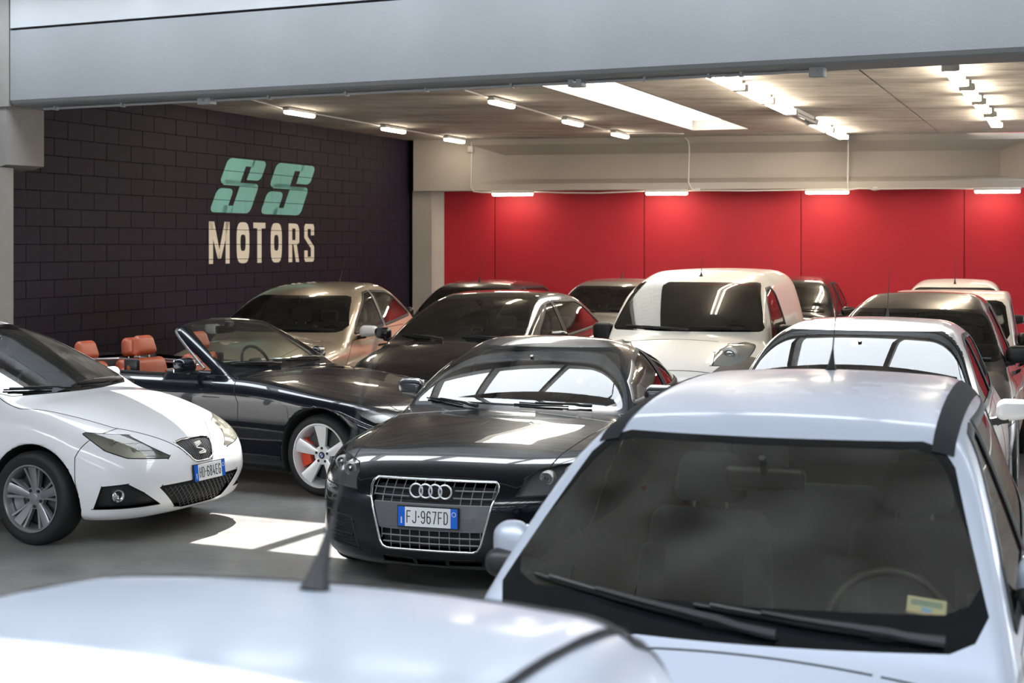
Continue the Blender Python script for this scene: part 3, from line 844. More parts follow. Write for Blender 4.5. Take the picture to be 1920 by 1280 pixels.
STROKES = {'F': [[(0, 0), (0, 1), (1, 1)], [(0, .52), (.85, .52)]], 'J': [[(1, 1), (1, .18), (.75, 0), (.25, 0), (0, .18)]], 'E': [[(1, 0), (0, 0), (0, 1), (1, 1)], [(0, .52), (.85, .52)]],
           '7': [[(0, 1), (1, 1), (.3, 0)]], 'D': [[(0, 0), (0, 1), (.6, 1), (1, .78), (1, .22), (.6, 0), (0, 0)]], 'H': [[(0, 0), (0, 1)], [(1, 0), (1, 1)], [(0, .52), (1, .52)]],
           '9': [[(1, .55), (.7, .45), (.3, .45), (0, .6), (0, .85), (.3, 1), (.7, 1), (1, .85), (1, .2), (.7, 0), (.25, 0), (0, .15)]], '6': [[(0, .45), (.3, .55), (.7, .55), (1, .4), (1, .15), (.7, 0), (.3, 0), (0, .15), (0, .8), (.3, 1), (.75, 1), (1, .85)]],
           '8': [[(.3, .53), (0, .7), (0, .87), (.3, 1), (.7, 1), (1, .87), (1, .7), (.7, .53), (.3, .53), (0, .38), (0, .15), (.3, 0), (.7, 0), (1, .15), (1, .38), (.7, .53)]], '4': [[(.45, 1), (0, .25), (1, .25)], [(.75, .5), (.75, 0)]],
           'G': [[(1, .82), (.7, 1), (.3, 1), (0, .82), (0, .18), (.3, 0), (.7, 0), (1, .18), (1, .48), (.6, .48)]]}

def mirror(parent, side, p, m, s=1., size=(.20, .12, .145), arm=True, glassy=True):
    q = MB(); q.rbox((0, 0, 0), (size[0]*s, size[1]*s, size[2]*s), min(size)*s*.49, 4)
    V = []
    for v in q.V:
        x, y, z = v; x *= 1; t = x/(size[0]*s)+.5            # taper outward
        z *= 1-.22*t; y *= 1-.15*t
        y = y*(1 if y < 0 else .75); V.append((x*side, y+.04*t, z+.01*t))
    FF = q.F if side > 0 else [f[::-1] for f in q.F]
    o = mesh('wing_mirror', V, FF, m, parent); o.location = (p[0]*side, p[1], p[2])
    a = MB().tube([(-side*.20*s, .0, -.075*s), (-side*.12*s, .0, -.066*s), (-side*.03*s, 0, -.045*s)], .022*s, 8, rs=[.032*s, .024*s, .028*s]).build('mirror_arm', M_black if not s < 0 else m, o, smooth=True)
    if glassy:
        q = MB().rbox((0, .062*s, 0), (size[0]*.82*s, .012, size[2]*.74*s), .006, 2).build('mirror_glass', M_mir, o, smooth=True)
    return o

def seat(parent, x, y, z, m, back_h=.58, hr=True, w_=.48, lean=.22):
    q = MB().rbox((0, .0, 0), (w_, .50, .16), .06, 3)
    bk = MB(); bk.M = Matrix.Translation((0, .24, .04)) @ Matrix.Rotation(-lean, 4, 'X')
    bk.rbox((0, 0, back_h/2), (w_*.98, .13, back_h), .06, 3, taper=.10)
    for s_ in (-1, 1): bk.rbox((s_*w_*.40, -.05, back_h*.42), (.10, .10, back_h*.7), .045, 3)
    q.add(bk.V, bk.F); o = q.build('seat', m, parent, smooth=True, angle=60); o.location = (x, y, z)
    if hr:
        h_ = MB(); h_.M = bk.M.copy(); h_.rbox((0, -.01, back_h+.11), (.25, .10, .18), .05, 4, taper=.12)
        h_.build('headrest', m, o, smooth=True, angle=60)
        h_ = MB(); h_.M = bk.M.copy()
        for s_ in (-.06, .06): h_.tube([(s_, 0, back_h-.03), (s_, 0, back_h+.06)], .006, 6)
        h_.build('headrest_post', M_satin, o)
    return o

def steering(parent, x, y, z, m=None, tilt=65, r=.185):
    m = m or M_black; Mx = Matrix.Translation((x, y, z)) @ Matrix.Rotation(R(tilt), 4, 'X')
    q = MB(); q.M = Mx; q.tube([(r*math.cos(a*math.pi/16), r*math.sin(a*math.pi/16), 0) for a in range(32)], .014, 8, closed=True)
    for a in (0, 180, 270):
        q.tube([(0, 0, -.01), (r*math.cos(R(a)), r*math.sin(R(a)), 0)], .018, 6)
    q.rbox((0, 0, 0), (.16, .13, .05), .025, 3)
    return q.build('steering_wheel', m, parent, smooth=True, angle=60)

def wiper(parent, p0, p1, f, m=M_black, thick=1., base=None):
    """blade from p0 (tip) to p1 (pivot) hugging the windscreen (x,z of the screen)"""
    q = MB(); P = []
    for i in range(15):
        t = i/14; x = p0[0]+(p1[0]-p0[0])*t; z = p0[1]+(p1[1]-p0[1])*t
        h, n = surf_project(f, (x, 0, z), (0, 1, 0), (.4, 2.6)); P.append((h, n))
    bl = [h+n*.010 for h, n in P[:11]]; arm = [h+n*(.028 if i < 12 else .02) for i, (h, n) in enumerate(P)][4:]
    q.tube(bl, .006*thick, 6); q2 = [b+P[i][1]*.012 for i, b in enumerate(bl)][1:10]; q.tube(q2, .005*thick, 5)
    o = q.build('wiper', m, parent, smooth=True, angle=70)
    MB().tube(arm, .009*thick, 6, rs=[.005*thick+.0008*i*thick for i in range(len(arm))]).build('wiper_arm', m, o, smooth=True)
    return o

def antenna(parent, p, tip, base=True, s=1., thin=.0022):
    q = MB(); p = Vector(p); t = Vector(tip)
    q.tube([p+t*.12, p+t*.5, p+t], thin, 6, rs=[thin*1.5, thin*1.1, thin*.8])
    q.tube([p-Vector((0, 0, .004)), p+t*.06, p+t*.15, p+t*.25], .01, 10, rs=[.022*s, .013*s, .008*s, .004*s])
    return q.build('antenna', M_rub, parent, smooth=True, angle=50)

def build_car(name, label, cat, s, loc, yaw, m, feats=None, group=None):
    """s: spec; loc: position of the nose centre on the ground; yaw: degrees; m: paint"""
    root = empty(name, loc, -R(yaw), label, cat, group)
    f = make_sdf(s); h = s.get('h', .03)
    zmax = max([p[1] for p in s['roof']] if s.get('ws') else [p[1] for p in s['T']])+.06
    V, N, Q = surf_nets(f, (0, -.15, s['zb']-.05), (max(p[1] for p in s['W'])+.06, s['L']+.12, zmax), h)
    sh = Shell(V, N, Q)
    ar, wr = s['ar'], s['wr']
    for i, y in enumerate(s['axles']): sh.cut('body', 'wheel_well%d' % i, [(y+(ar+.007)*math.cos(a*math.pi/20), wr+(ar+.007)*math.sin(a*math.pi/20)) for a in range(40)], PS, lambda V, N: V[:, 0] > .3)
    FT = feats if feats is not None else []
    for q in FT:
        kind = q[0]
        if kind == 'cut':
            _, src, nm, poly, proj, filt = q; sh.cut(src, nm, poly, proj, filt)
    done = {}
    for q in FT:
        if q[0] != 'part': continue
        _, nm, oname, mode, mt, opt = q
        if not sh.parts.get(nm): continue
        for md in (('c',) if mode == 'c' else ('l', 'r')):
            V, N, G = part_arrays(sh, nm, md, 0)
            lp_ = loops_of(G)
            V2 = [[v[k]+n[k]*opt.get('off', 0) for k in range(3)] for v, n in zip(V, N)]
            par = root
            if opt.get('under'): par = done.get((opt['under'], md)) or done.get((opt['under'], 'c')) or root
            o = mesh(oname, V2, G, mt or m, par, normals=N)
            if opt.get('label'): o['label'] = opt['label']
            done[(nm, md)] = o
            sub = o if par is root else par
            if opt.get('gap'): ribbon('panel_gap', V, N, lp_, opt['gap'], .0012, M_joint_c, sub)
            if opt.get('trim'): ribbon(opt.get('trimname', 'seal'), V, N, lp_, opt['trim'], opt.get('trimh', .004), opt.get('trimm', M_rub), sub)
            if opt.get('bowl'): bowl(opt.get('bowlname', 'housing'), V, N, G, opt['bowl'], opt.get('bowlm', M_reflg), sub, opt.get('bowld'))
            if opt.get('fn'): opt['fn'](sub, V, N, G, 1 if md != 'r' else -1, f)
    V, N, G = part_arrays(sh, 'body', 'c'); body = mesh('body', V, G, m, root, normals=N)
    for i in (0, 1):
        for md in 'lr': V, N, G = part_arrays(sh, 'wheel_well%d' % i, md); mesh('wheel_well', V, G, M_well, root)
    if s.get('debug'): return root, f, sh
    for y in s['axles']:
        for sd in (1, -1): wheel(root, sd, y, s)
    zh = s['belt']-.115
    for yh in s.get('handles', (s['cowl'][0]+1.08, s['cowl'][0]+1.98)):
        for sd in (1, -1):
            P = []
            for k, dy in enumerate((-.09, -.075, 0, .075, .09)):
                h_, n_ = surf_project(f, (1.3, yh+dy, zh), (-1, 0, 0), (0, 1.2)); q_ = h_+n_*(.0 if k in (0, 4) else .026); P.append((q_.x*sd, q_.y, q_.z))
            MB().tube(P, .012, 6).build('door_handle', m, root, smooth=True, angle=60)
    return root, f, sh
M_joint_c = mat('panel_gap_black', (.004, .004, .004), .8)
def hatch(L=3.95, hw=.83, H=1.47, fo=.80, wb=2.46, cowl=(.98, .98), wst=(1.68, 1.39), belt=.95, beltr=1.03, hoodz=.70, rt=(3.25, 1.40), rb=(3.80, 1.0), tum=.36, gw=.76, **kw):
    s = dict(L=L, T=[(-.05, hoodz-.10), (.10, hoodz), (.45, hoodz+(cowl[1]-hoodz)*.5), (cowl[0], cowl[1]-.015), (cowl[0]+.6, belt), (rb[0]-.3, beltr), (L, beltr-.08)],
             crown=.10, S=[(.12, -.10), (.25, -.05), (.45, -.005), (.62, 0), (.80, -.02), (.95, -.075), (1.1, -.16)],
             W=[(0, hw-.05), (.4, hw-.015), (fo+.3, hw), (L*.6, hw), (L-.5, hw-.02), (L, hw-.07)],
             N=[(.15, .10), (.30, .02), (.50, .0), (hoodz-.05, .07), (hoodz+.15, .25), (1.1, .9)], nc=(.16, .34), R=[(.2, .08), (.5, 0), (.85, .03), (1.1, .15)], rc=(.10, .25),
             zb=.17, kst=.14, kn=.18, ws=(cowl[0], cowl[1], wst[0], wst[1], .24, .015), rw=(rb[0], rb[1], rt[0], rt[1], .16, .02),
             roof=[(wst[0]-.3, wst[1]-.03), (wst[0]+.05, wst[1]+.035), (wst[0]+.7, H), (rt[0]-.2, H-.03), (rt[0]+.1, rt[1]), (L, rt[1]-.25)], rcr=.09,
             G=[(cowl[0]-.2, gw-.02), (cowl[0]+.7, gw+.01), (rt[0]-.6, gw), (L, gw-.09)], zbelt=belt, tum=tum, gc=.15,
             axles=(fo, fo+wb), wr=.30, ar=.345, track=hw-.105, rimr=.20, ku=.05, krs=.14, kw=.06)
    s.update(belt=belt, beltr=beltr, cowl=cowl, wst=wst, rt=rt, rb=rb, fo=fo, wb=wb, hw=hw, gw=gw, H=H, hoodz=hoodz)
    s.update(kw); return s
def wsy(s, z):
    yb, zb, yt, zt, _, _ = s['ws']; return yb+(z-zb)*(yt-yb)/(zt-zb)
def std_feats(s, glass_=None, wx=(.66, .53), wz=None, inset=.035, doors=True, black_ws=True, hood=True, sidewin=True, split=None, hoodx=(.50, .62), bumper=True, wtrim=.02, qsplit=None, sideg=None, ws_z=None, dlo=None, hoodpoly=None, bumppoly=None, cr=1., ib=0, grille=None, lamp=None, lampm=None):
    glass_ = glass_ or M_glass
    zb, zt = wz or (s['cowl'][1]+.03, s['wst'][1]-.015); xb, xt = wx; yb, yt = s['cowl'][0], s['wst'][0]
    fw = lambda V, N: (N[:, 1] < -.12) & (N[:, 2] > .12) & (V[:, 1] > yb-.08) & (V[:, 1] < yt+.35) & (V[:, 2] > zb-.06)
    FT = []
    def wpoly(i):
        a, b, c, d = xb-i, xt-i, zb+i+(ib if i else 0), zt-i
        return [(-1.2, c), (a-.09*cr, c), (a-.03*cr, c+.02*cr), (a, c+.07*cr), (b+.01*cr, d-.06*cr), (b-.03*cr, d-.015*cr), (b-.09*cr, d), (-1.2, d)]
    FT += [('cut', 'body', 'frit', wpoly(0), PF, fw), ('cut', 'frit', 'windshield', wpoly(inset), PF, fw)]
    FT += [('part', 'frit', 'windshield_border', 'c', M_frit, dict(off=.0)), ('part', 'windshield', 'windshield', 'c', glass_, dict(off=-.001))]
    fs = lambda V, N: (N[:, 0] > .4) & (V[:, 0] > .3) & (V[:, 2] > s['belt']-.1)
    fsd = lambda V, N: (N[:, 0] > .25) & (V[:, 0] > .3)
    bz = lambda y: s['belt']+(s['beltr']-s['belt'])*(y-s['cowl'][0])/(s['rb'][0]-s['cowl'][0])
    if sidewin:
        y0 = wsy(s, s['cowl'][1])+.42; ym = split or (s['cowl'][0]+1.28); ye = s['rb'][0]-.22; yte = s['rt'][0]-.12
        top = dlo or (s['H']-.11); g = .03
        yw = wsy(s, top-.06)+.42*.65
        P1 = [(y0-.05, bz(y0)+.03), (ym-g, bz(ym)+.03), (ym-g-.02, top+.005), (min(yw+.30, ym-.22), top-.012), (yw+.1, top-.05), (y0+.10, bz(y0)+.15)]
        P2 = [(ym+g, bz(ym)+.03), (ye-.05, bz(ye)+.045), (ye-.02, bz(ye)+.08), (yte+.05, top-.07), (yte-.15, top-.015), (ym+g-.02, top+.005)]
        FT += [('cut', 'body', 'win1', P1, PS, fs), ('cut', 'body', 'win2', P2, PS, fs)]
        FT += [('part', 'win1', 'side_window', 's', sideg or glass_, dict(off=-.004, trim=.035)), ('part', 'win2', 'side_window', 's', sideg or glass_, dict(off=-.004, trim=.035))]
    rz0, rz1 = s['rb'][1]+.04, s['rt'][1]-.04
    fr = lambda V, N: (N[:, 1] > .15) & (V[:, 1] > s['rt'][0]-.1)
    FT += [('cut', 'body', 'rear_window', [(-1.2, rz0), (.52, rz0), (.56, rz0+.06), (.50, rz1), (-1.2, rz1)], PF, fr), ('part', 'rear_window', 'rear_window', 'c', sideg or glass_, dict(off=-.002, trim=.03))]
    FT += [('cut', 'body', 'tail', [(.52, .72), (.9, .72), (.9, .95), (.55, .95)], PF, lambda V, N: (N[:, 1] > .1) & (V[:, 1] > s['L']-.5)), ('part', 'tail', 'tail_light', 's', M_redlens, dict(off=.002))]
    if lamp:
        P, pr, fl_ = lamp
        FT += [('cut', 'body', 'lamp', P, pr, fl_)]+[('part', 'lamp', 'headlight', 's', lampm or M_lens, dict(off=.001, gap=.008, bowl=.07, bowlm=M_refl, bowlname='lamp_housing', bowld=(0, -1, 0)))]
    for q in (grille or []):
        nm, P, pr, fl_, mt, opt = q
        FT += [('cut', 'body', nm, P, pr, fl_), ('part', nm, opt.pop('oname', 'grille'), opt.pop('mode', 'c'), mt, opt)]
    if hood:
        a, b = hoodx
        FT += [('cut', 'body', 'hood', hoodpoly or [(-1.2, .10), (a-.12, .14), (a, .24), (b, s['cowl'][0]-.05), (-1.2, s['cowl'][0]-.05)], PT, lambda V, N: (N[:, 2] > .3) & (V[:, 2] < s['cowl'][1]+.02)),
               ('part', 'hood', 'hood', 'c', None, dict(gap=.008))]
    if doors:
        ym = split or (s['cowl'][0]+1.28)
        z0 = .26
        D1 = [(s['fo']+.42, z0+.03), (ym, z0), (ym, bz(ym)-.0), (s['cowl'][0]+.28, bz(s['cowl'][0])-.02), (s['fo']+.42, .6)]
        D2 = [(ym+.01, z0), (s['fo']+s['wb']-.40, z0), (s['fo']+s['wb']-.36, .5), (s['fo']+s['wb']-.08, .75), (s['fo']+s['wb']-.02, bz(3)-.01), (ym+.01, bz(ym)-.0)]
        FT += [('cut', 'body', 'd1', D1, PS, fsd), ('cut', 'body', 'd2', D2, PS, fsd), ('part', 'd1', 'door', 's', None, dict(gap=.007)), ('part', 'd2', 'door', 's', None, dict(gap=.007))]
    if bumper:
        FT += [('cut', 'body', 'bumper', bumppoly or [(-1, -1), (s['fo']-s['ar']+.02, -1), (s['fo']-s['ar']+.04, s['hoodz']-.20), (-1, s['hoodz']-.07)], PS, None), ('part', 'bumper', 'front_bumper', 'c', None, dict(gap=.006))]
    return FT
def interior(root, s, f, seatm=None, rear=True, dashz=None, sw=True, dash=M_int, wheelm=None, dy=0, seatz=.42, seatback=.60, mirror_=True, swp=None):
    cy, cz = s['cowl']; dz = dashz or cz-.10
    fl_ = MB().box((-s['hw']+.15, cy, .20), (s['hw']-.15, s['rb'][0]-.1, .24)).build('cabin_floor', M_int, root)
    q = MB(); n = 14; VV = []
    prof = [(-.14, -.20), (-.14, .015), (.12, .03), (.30, .02), (.40, -.03), (.43, -.10), (.36, -.30)]
    for i in range(n+1):
        x = (-1+2*i/n)*(s['gw']-.09)
        hmp = .035*math.exp(-((x-.36)/.2)**2)
        for a, b in prof: VV.append((x, cy+.22+a*.9+.22*x*x*(a < .2)+0, dz+b+(hmp if .1 < a < .41 and b > -.1 else 0)))
    m_ = len(prof)
    q.add(VV, [(i*m_+k, (i+1)*m_+k, (i+1)*m_+k+1, i*m_+k+1) for i in range(n) for k in range(m_-1)])
    q.build('dashboard', dash, root, smooth=True, angle=50)
    if sw: steering(root, *(swp or (.36, cy+.72+dy, dz+.0)), wheelm)
    sm = seatm or M_int2
    for x in (-.36, .36): seat(root, x, cy+1.20+dy, seatz, sm, seatback)
    if rear:
        q = MB().rbox((0, 0, 0), (1.20, .50, .16), .06, 3); bk = MB(); bk.M = Matrix.Translation((0, .26, .04)) @ Matrix.Rotation(-.25, 4, 'X')
        bk.rbox((0, 0, .28), (1.20, .14, .56), .06, 3); q.add(bk.V, bk.F); o = q.build('rear_bench', sm, root, smooth=True, angle=60); o.location = (0, cy+2.02, seatz+.02)
        for x in (-.34, .34): h_ = MB().rbox((x, .42, .66), (.24, .09, .15), .04, 3); h_.build('headrest', sm, o, smooth=True, angle=60)
    if mirror_:
        z = s['wst'][1]-.08; y = wsy(s, z)+.05
        q = MB().rbox((0, y+.03, z-.03), (.24, .035, .07), .017, 3).build('interior_mirror', M_black, root, smooth=True)
        MB().tube([(0, y-.02, z+.04), (0, y+.03, z-.02)], .012, 6).build('mirror_stalk', M_black, q)
def recline(n): return n

# ======================================================================= paints
P_silver = paint('ice_silver_paint', (.45, .49, .58), .35, .42, .45, dust=.35, back=(.20, .19, .17), cr0=.10)
P_white = paint('white_paint', (.80, .80, .82), 0, .35, 1)
P_cream = paint('warm_white_paint', (.78, .76, .72), 0, .4, .7, dust=.2)
P_blackt = paint('black_paint', (.003, .0042, .007), 0, .25, 1, dust=.012)
P_bblue = paint('dark_blue_black_paint', (.004, .006, .011), .1, .25, 1, dust=.04)
P_brown = paint('black_brown_paint', (.010, .007, .008), .1, .25, 1, dust=.04)
P_beige = paint('champagne_paint', (.45, .37, .28), .5, .32, 1, dust=.02)
P_greyd = paint('dark_grey_paint', (.045, .045, .048), .4, .3, .9, dust=.3)
P_taupe = paint('taupe_paint', (.085, .075, .065), .5, .3, 1, dust=.12)
P_grey = paint('warm_grey_paint', (.20, .18, .16), .4, .35, .8, dust=.4)

for _p in (P_blackt, P_bblue, P_brown): _p.node_tree.nodes['Principled BSDF'].inputs['Specular IOR Level'].default_value = .15
FN = lambda V, N: (N[:, 1] < -.15) & (V[:, 1] < .9)

# ---------------------------------------------------------------- 1, 2: silver hatchbacks in the foreground
def silver(name, label, loc, yaw, full=True):
    s = hatch(L=3.80 if full else 3.45, hw=.80, H=1.52 if full else 1.455, fo=.70, wb=2.40 if full else 2.15, cowl=(.80, .950), wst=(1.54, 1.405), belt=.95, beltr=1.02, hoodz=.66, rt=(3.35, 1.45) if full else (3.20, 1.45), rb=(3.70, 1.0) if full else (3.38, 1.05), tum=.30, gw=.735, h=.022, krs=.10, hubcap=True, kw=.045, roof=[(1.2, 1.37), (1.56, 1.435), (2.1, 1.505), (2.6, 1.52), (3.1, 1.50), (3.3, 1.46), (3.8, 1.25)] if full else [(1.2, 1.34), (1.56, 1.40), (2.1, 1.45), (2.6, 1.455), (3.0, 1.437), (3.2, 1.40), (3.45, 1.25)])
    s['ws'] = (.80, .985, 1.54, 1.405, .24, .015)
    FT = []
    FT += std_feats(s, M_glassb, wx=(.665, .54), wz=(.972, 1.41), inset=.018, ib=.055, sideg=M_glass,
        lamp=([(.42, .58), (.62, .55), (.80, .60), (.98, .74), (.96, .80), (.80, .77), (.50, .66)], PD(40), lambda V, N: (N[:, 1] < .1) & (V[:, 1] < .75) & (V[:, 0] > .2)),
        grille=[('grl', [(-1, .44), (.26, .44), (.30, .52), (-1, .55)], PF, FN, M_black, dict()), ('low', [(-1, .24), (.38, .24), (.42, .34), (-1, .34)], PF, FN, M_black, dict())])
    root, f, sh = build_car(name, label, 'car', s, loc, yaw, P_silver, FT)
    interior(root, s, f, seatm=M_int2, dash=M_int, sw=True)
    m1 = mirror(root, 1, (.79, 1.42, 1.05), P_silver, 1., size=(.14, .13, .17)); m1 = mirror(root, -1, (.79, 1.42, 1.05), P_silver, 1., size=(.14, .13, .17))
    for q_ in [c for c in root.children if c.name.startswith('wing_mirror')]:
        MB().rbox((0, -.004, -.045), (.146, .132, .088), .04, 4).build('mirror_base', M_black, q_, smooth=True)
    for sd in (1, -1):        # black roof moulding, flat strip from the screen corner to the tail
        V, FF = [], []; n = 40
        for i in range(n+1):
            y = 1.56+(s['rt'][0]+.05-1.56)*i/n; xc = .51 if full else .485
            for dx in ((-.032, -.011, .011, .032) if full else (-.007, 0, .007)):
                h_, n_ = surf_project(f, (xc+dx, y, 2.2), (0, 0, -1), (.2, 1.2)); p = h_+n_*.004; V.append((p.x*sd, p.y, p.z))
            k_ = 4 if full else 3
            if i: FF += [((i-1)*k_+j, (i-1)*k_+j+1, i*k_+j+1, i*k_+j)[::sd] for j in range(k_-1)]
        mesh('roof_moulding', V, FF, mat('roof_strip_rubber', (.008, .009, .011), .7, spec=.25), root)
    return root, s, f
r2, s2, f2 = silver('silver_hatchback', 'silver hatchback in the right foreground with black roof mouldings and two black wipers', (.268, 3.26, 0), 19.5)
wiper(r2, (-.56, 1.060), (.15, .985), f2, thick=1.15); wiper(r2, (-.08, 1.035), (.56, .985), f2, thick=1.15)
h_, n_ = surf_project(f2, (0, 2.90, 2), (0, 0, -1), (.2, 1.2)); antenna(r2, h_, (0, .20, .30), s=1.1)
# small permit card behind the glass, lower left side of the screen
h_, n_ = surf_project(f2, (.51, 0, 1.065), (0, 1, 0), (.4, 2.6))
q = MB(); 
xx = Vector((1, 0, 0))-n_*n_.x; xx.normalize(); yy = n_.cross(xx)
q.M = Matrix(((xx.x, yy.x, n_.x, h_.x), (xx.y, yy.y, n_.y, h_.y), (xx.z, yy.z, n_.z, h_.z), (0, 0, 0, 1)))
q.box((-.05, -.03, -.010), (.05, .03, -.008)); cd_ = q.build('windscreen_sticker', mat('yellowed_paper', (.62, .58, .36), .6), r2); cd_['label'] = 'yellowish permit sticker inside the windscreen corner'
for i, zz in enumerate((.016, .009, .002)):
    q2 = MB(); q2.M = q.M; q2.box((-.040, zz-.002, -.008), (.040, zz+.0015, -.0072)); q2.build('printed_line', mat('printed_teal', (.05, .25, .28), .6), cd_)
q2 = MB(); q2.M = q.M; q2.box((-.012, -.022, -.008), (.014, -.006, -.0072)); q2.build('printed_line', mat('printed_blue', (.25, .5, .75), .6), cd_)
q2 = MB(); q2.M = q.M
for i in range(7): q2.box((-.045+i*.013, -.027, -.008), (-.038+i*.013, -.0245, -.0072))
q2.build('printed_line', mat('printed_red', (.6, .1, .06), .6), cd_)

r1, s1, f1 = silver('silver_hatchback', 'silver car nearest the camera, only its roof and short antenna in view', (-1.380, -.299, 0), 20.5, full=False)
h_, n_ = surf_project(f1, (0, 3.02, 2), (0, 0, -1), (.2, 1.2)); antenna(r1, h_, (0, .26, .44), s=1.25, thin=.0026)

# ---------------------------------------------------------------- 3: black coupe with the large grille
s = dict(L=4.18, T=[(-.05, .55), (.05, .64), (.25, .735), (.7, .835), (1.2, .90), (1.5, .93), (2.0, .92), (3.3, .94), (4.0, .90), (4.18, .82)], crown=.085,
    S=[(.12, -.07), (.22, -.02), (.40, 0), (.60, -.005), (.75, -.02), (.88, -.07), (1.0, -.15)], W=[(0, .84), (.3, .895), (.9, .92), (1.7, .90), (2.5, .90), (3.4, .925), (4.0, .86), (4.18, .80)],
    N=[(.12, .12), (.20, .035), (.30, .0), (.50, .0), (.60, .03), (.68, .10), (.80, .30), (.95, .8)], nc=(.22, .50), R=[(.2, .08), (.5, 0), (.85, .03), (1.0, .15)], rc=(.12, .3),
    zb=.13, kst=.16, kn=.14, ws=(1.38, .915, 2.08, 1.275, .36, .02), rw=(3.95, .93, 3.05, 1.25, .30, .03), roof=[(1.8, 1.27), (2.05, 1.30), (2.45, 1.352), (3.0, 1.27), (3.6, 1.10), (4.1, .92)], rcr=.13,
    G=[(1.1, .76), (2.0, .80), (3.0, .78), (3.9, .66)], zbelt=.92, tum=.46, gc=.20, axles=(.87, 3.34), wr=.315, ar=.37, track=.79, rimr=.225, ku=.06, krs=.20, kw=.09, hump=.0, humpx=.66, flare=.0,
    belt=.92, beltr=.95, cowl=(1.38, .915), wst=(2.10, 1.275), rt=(3.05, 1.25), rb=(3.95, .93), fo=.87, wb=2.47, hw=.92, gw=.78, H=1.352, hoodz=.64, h=.022, spokes=5)
sTT = s; s['handles'] = (2.58,)
GP = [(-1, .262), (.262, .262), (.288, .272), (.305, .30), (.385, .60), (.382, .628), (.362, .645), (-1, .652)]
def grill_tt(par, V, N, G, sd, f):
    mb = MB(); mb2 = MB()
    def at(x, z, off=-.012):
        h_, n_ = surf_project(f, (x, -.4, z), (0, 1, 0), (0, 1.2)); return h_+n_*off
    def hx(z): return .305+(.385-.305)*(z-.30)/.30-.012
    for z in (.298, .336, .375, .525, .565, .605):
        if .55 < z < .62:
            for sd_ in (-1, 1): mb.tube([at(x*sd_, z) for x in np.linspace(.135, hx(z), 9)], .0045, 6)
        else: mb.tube([at(x, z) for x in np.linspace(-hx(z), hx(z), 17)], .0045, 6)
    for z0, z1 in ((.262, .375), (.525, .648)):
        for k in range(-6, 7):
            x = k*.0605
            if z0 > .4 and abs(x) < .13: z0_ = .625
            else: z0_ = z0
            pts = [at(x, z) for z in np.linspace(z0_, z1, 5) if abs(x) < hx(z)-.002+.012]
            if len(pts) > 1: mb.tube(pts, .0030, 5)
    mb.build('grille_bars', mat('grille_grey', (.22, .22, .23), .4, .3), par, smooth=True, angle=60)
    # blank panel carrying the plate
    VV = []; n = 16
    for i in range(n+1):
        for z in (.378, .45, .522): x = (-1+2*i/n)*(hx(z)+.004); VV.append(at(x, z, -.004))
    mb2.add(VV, [(i*3+k, (i+1)*3+k, (i+1)*3+k+1, i*3+k+1) for i in range(n) for k in (0, 1)]); mb2.build('plate_panel', mat('grey_grille_panel', (.13, .135, .14), .4, .2), par)
    rg = MB()
    for k in (-1.5, -.5, .5, 1.5):
        c = at(k*.0585, .585, .014)
        rg.tube([(c.x+.0385*math.cos(a*math.pi/18), c.y+.05*(c.x*0)-.001*k, c.z+.0385*math.sin(a*math.pi/18)) for a in range(36)], .0055, 8, closed=True)
    rg.build('emblem', mat('bright_emblem', (.80, .82, .85), .28, .6), par, smooth=True)
def proj_lamp(pts, lens=True, bars=None):
    def fn(par, V, N, G, sd, f):
        for (x, y, z, r) in pts:
            q = MB().lathe([(.0, r*.0), (-.012, r*.35), (-.02, r*.55), (-.004, r*.70), (-.03, r*.72), (-.028, r), (.03, r*1.0)][::-1], 24, 'y')
            # lathe axis y: opening towards -y
            o = q.build('projector', M_refl, par, smooth=True, angle=40); o.location = (x*sd, y, z)
            e = MB().lathe([(-.030, .0), (-.026, r*.35), (-.015, r*.55), (0, r*.62)], 20, 'y').build('bulb_lens', M_chrome, par, smooth=True); e.location = (x*sd, y-.004, z)
    return fn
def slats(par, V, N, G, sd, f):
    q = MB()
    for z in (.27, .31, .345, .385):
        q.tube([surf_project(f, (x*sd, -.4, z), (0, 1, 0), (0, 1.4))[0] for x in np.linspace(.50, .74, 8)], .007 if z != .31 else .012, 6)
    q.build('slats', P_blackt, par, smooth=True)
LT = ([(.40, .572), (.80, .578), (.95, .62), (1.0, .70), (.93, .735), (.75, .725), (.60, .705), (.50, .665)], PD(48), lambda V, N: (N[:, 1] < .2) & (V[:, 1] < .75) & (V[:, 0] > .3))
FT = [('cut', 'body', 'grl', GP, PF, FN), ('part', 'grl', 'grille', 'c', mat('grille_void', (.006, .006, .008), .7), dict(off=-.045, trim=.014, trimh=.009, trimm=M_chrome, trimname='grille_surround', fn=grill_tt)),
      ('cut', 'body', 'vent', [(.46, .225), (.78, .25), (.82, .42), (.52, .41)], PD(20), FN), ('part', 'vent', 'air_intake', 's', M_black, dict(off=-.004, trim=.010, fn=slats)),
      ('cut', 'body', 'lip', [(-1, .168), (.085, .168), (.09, .205), (-1, .205)], PF, FN), ('part', 'lip', 'air_intake', 'c', M_black, dict(off=-.02)),
      ('cut', 'body', 'lip2', [(.105, .17), (.30, .175), (.30, .212), (.11, .206)], PF, FN), ('part', 'lip2', 'air_intake', 's', M_black, dict(off=-.02))]
FT += std_feats(s, M_glass, wx=(.72, .60), wz=(.945, 1.285), inset=.022, lamp=LT, lampm=M_lens, hoodx=(.60, .74), bumper=True, split=2.75, doors=False)
for i, q in enumerate(FT):
    if q[0] == 'part' and q[1] == 'lamp': q[5].update(bowlm=M_reflg, fn=proj_lamp([(.613, .32, .66, .042), (.725, .44, .68, .04)]))
D1 = [(1.35, .22), (2.72, .22), (2.80, .5), (2.78, .93), (1.52, .90), (1.33, .7)]
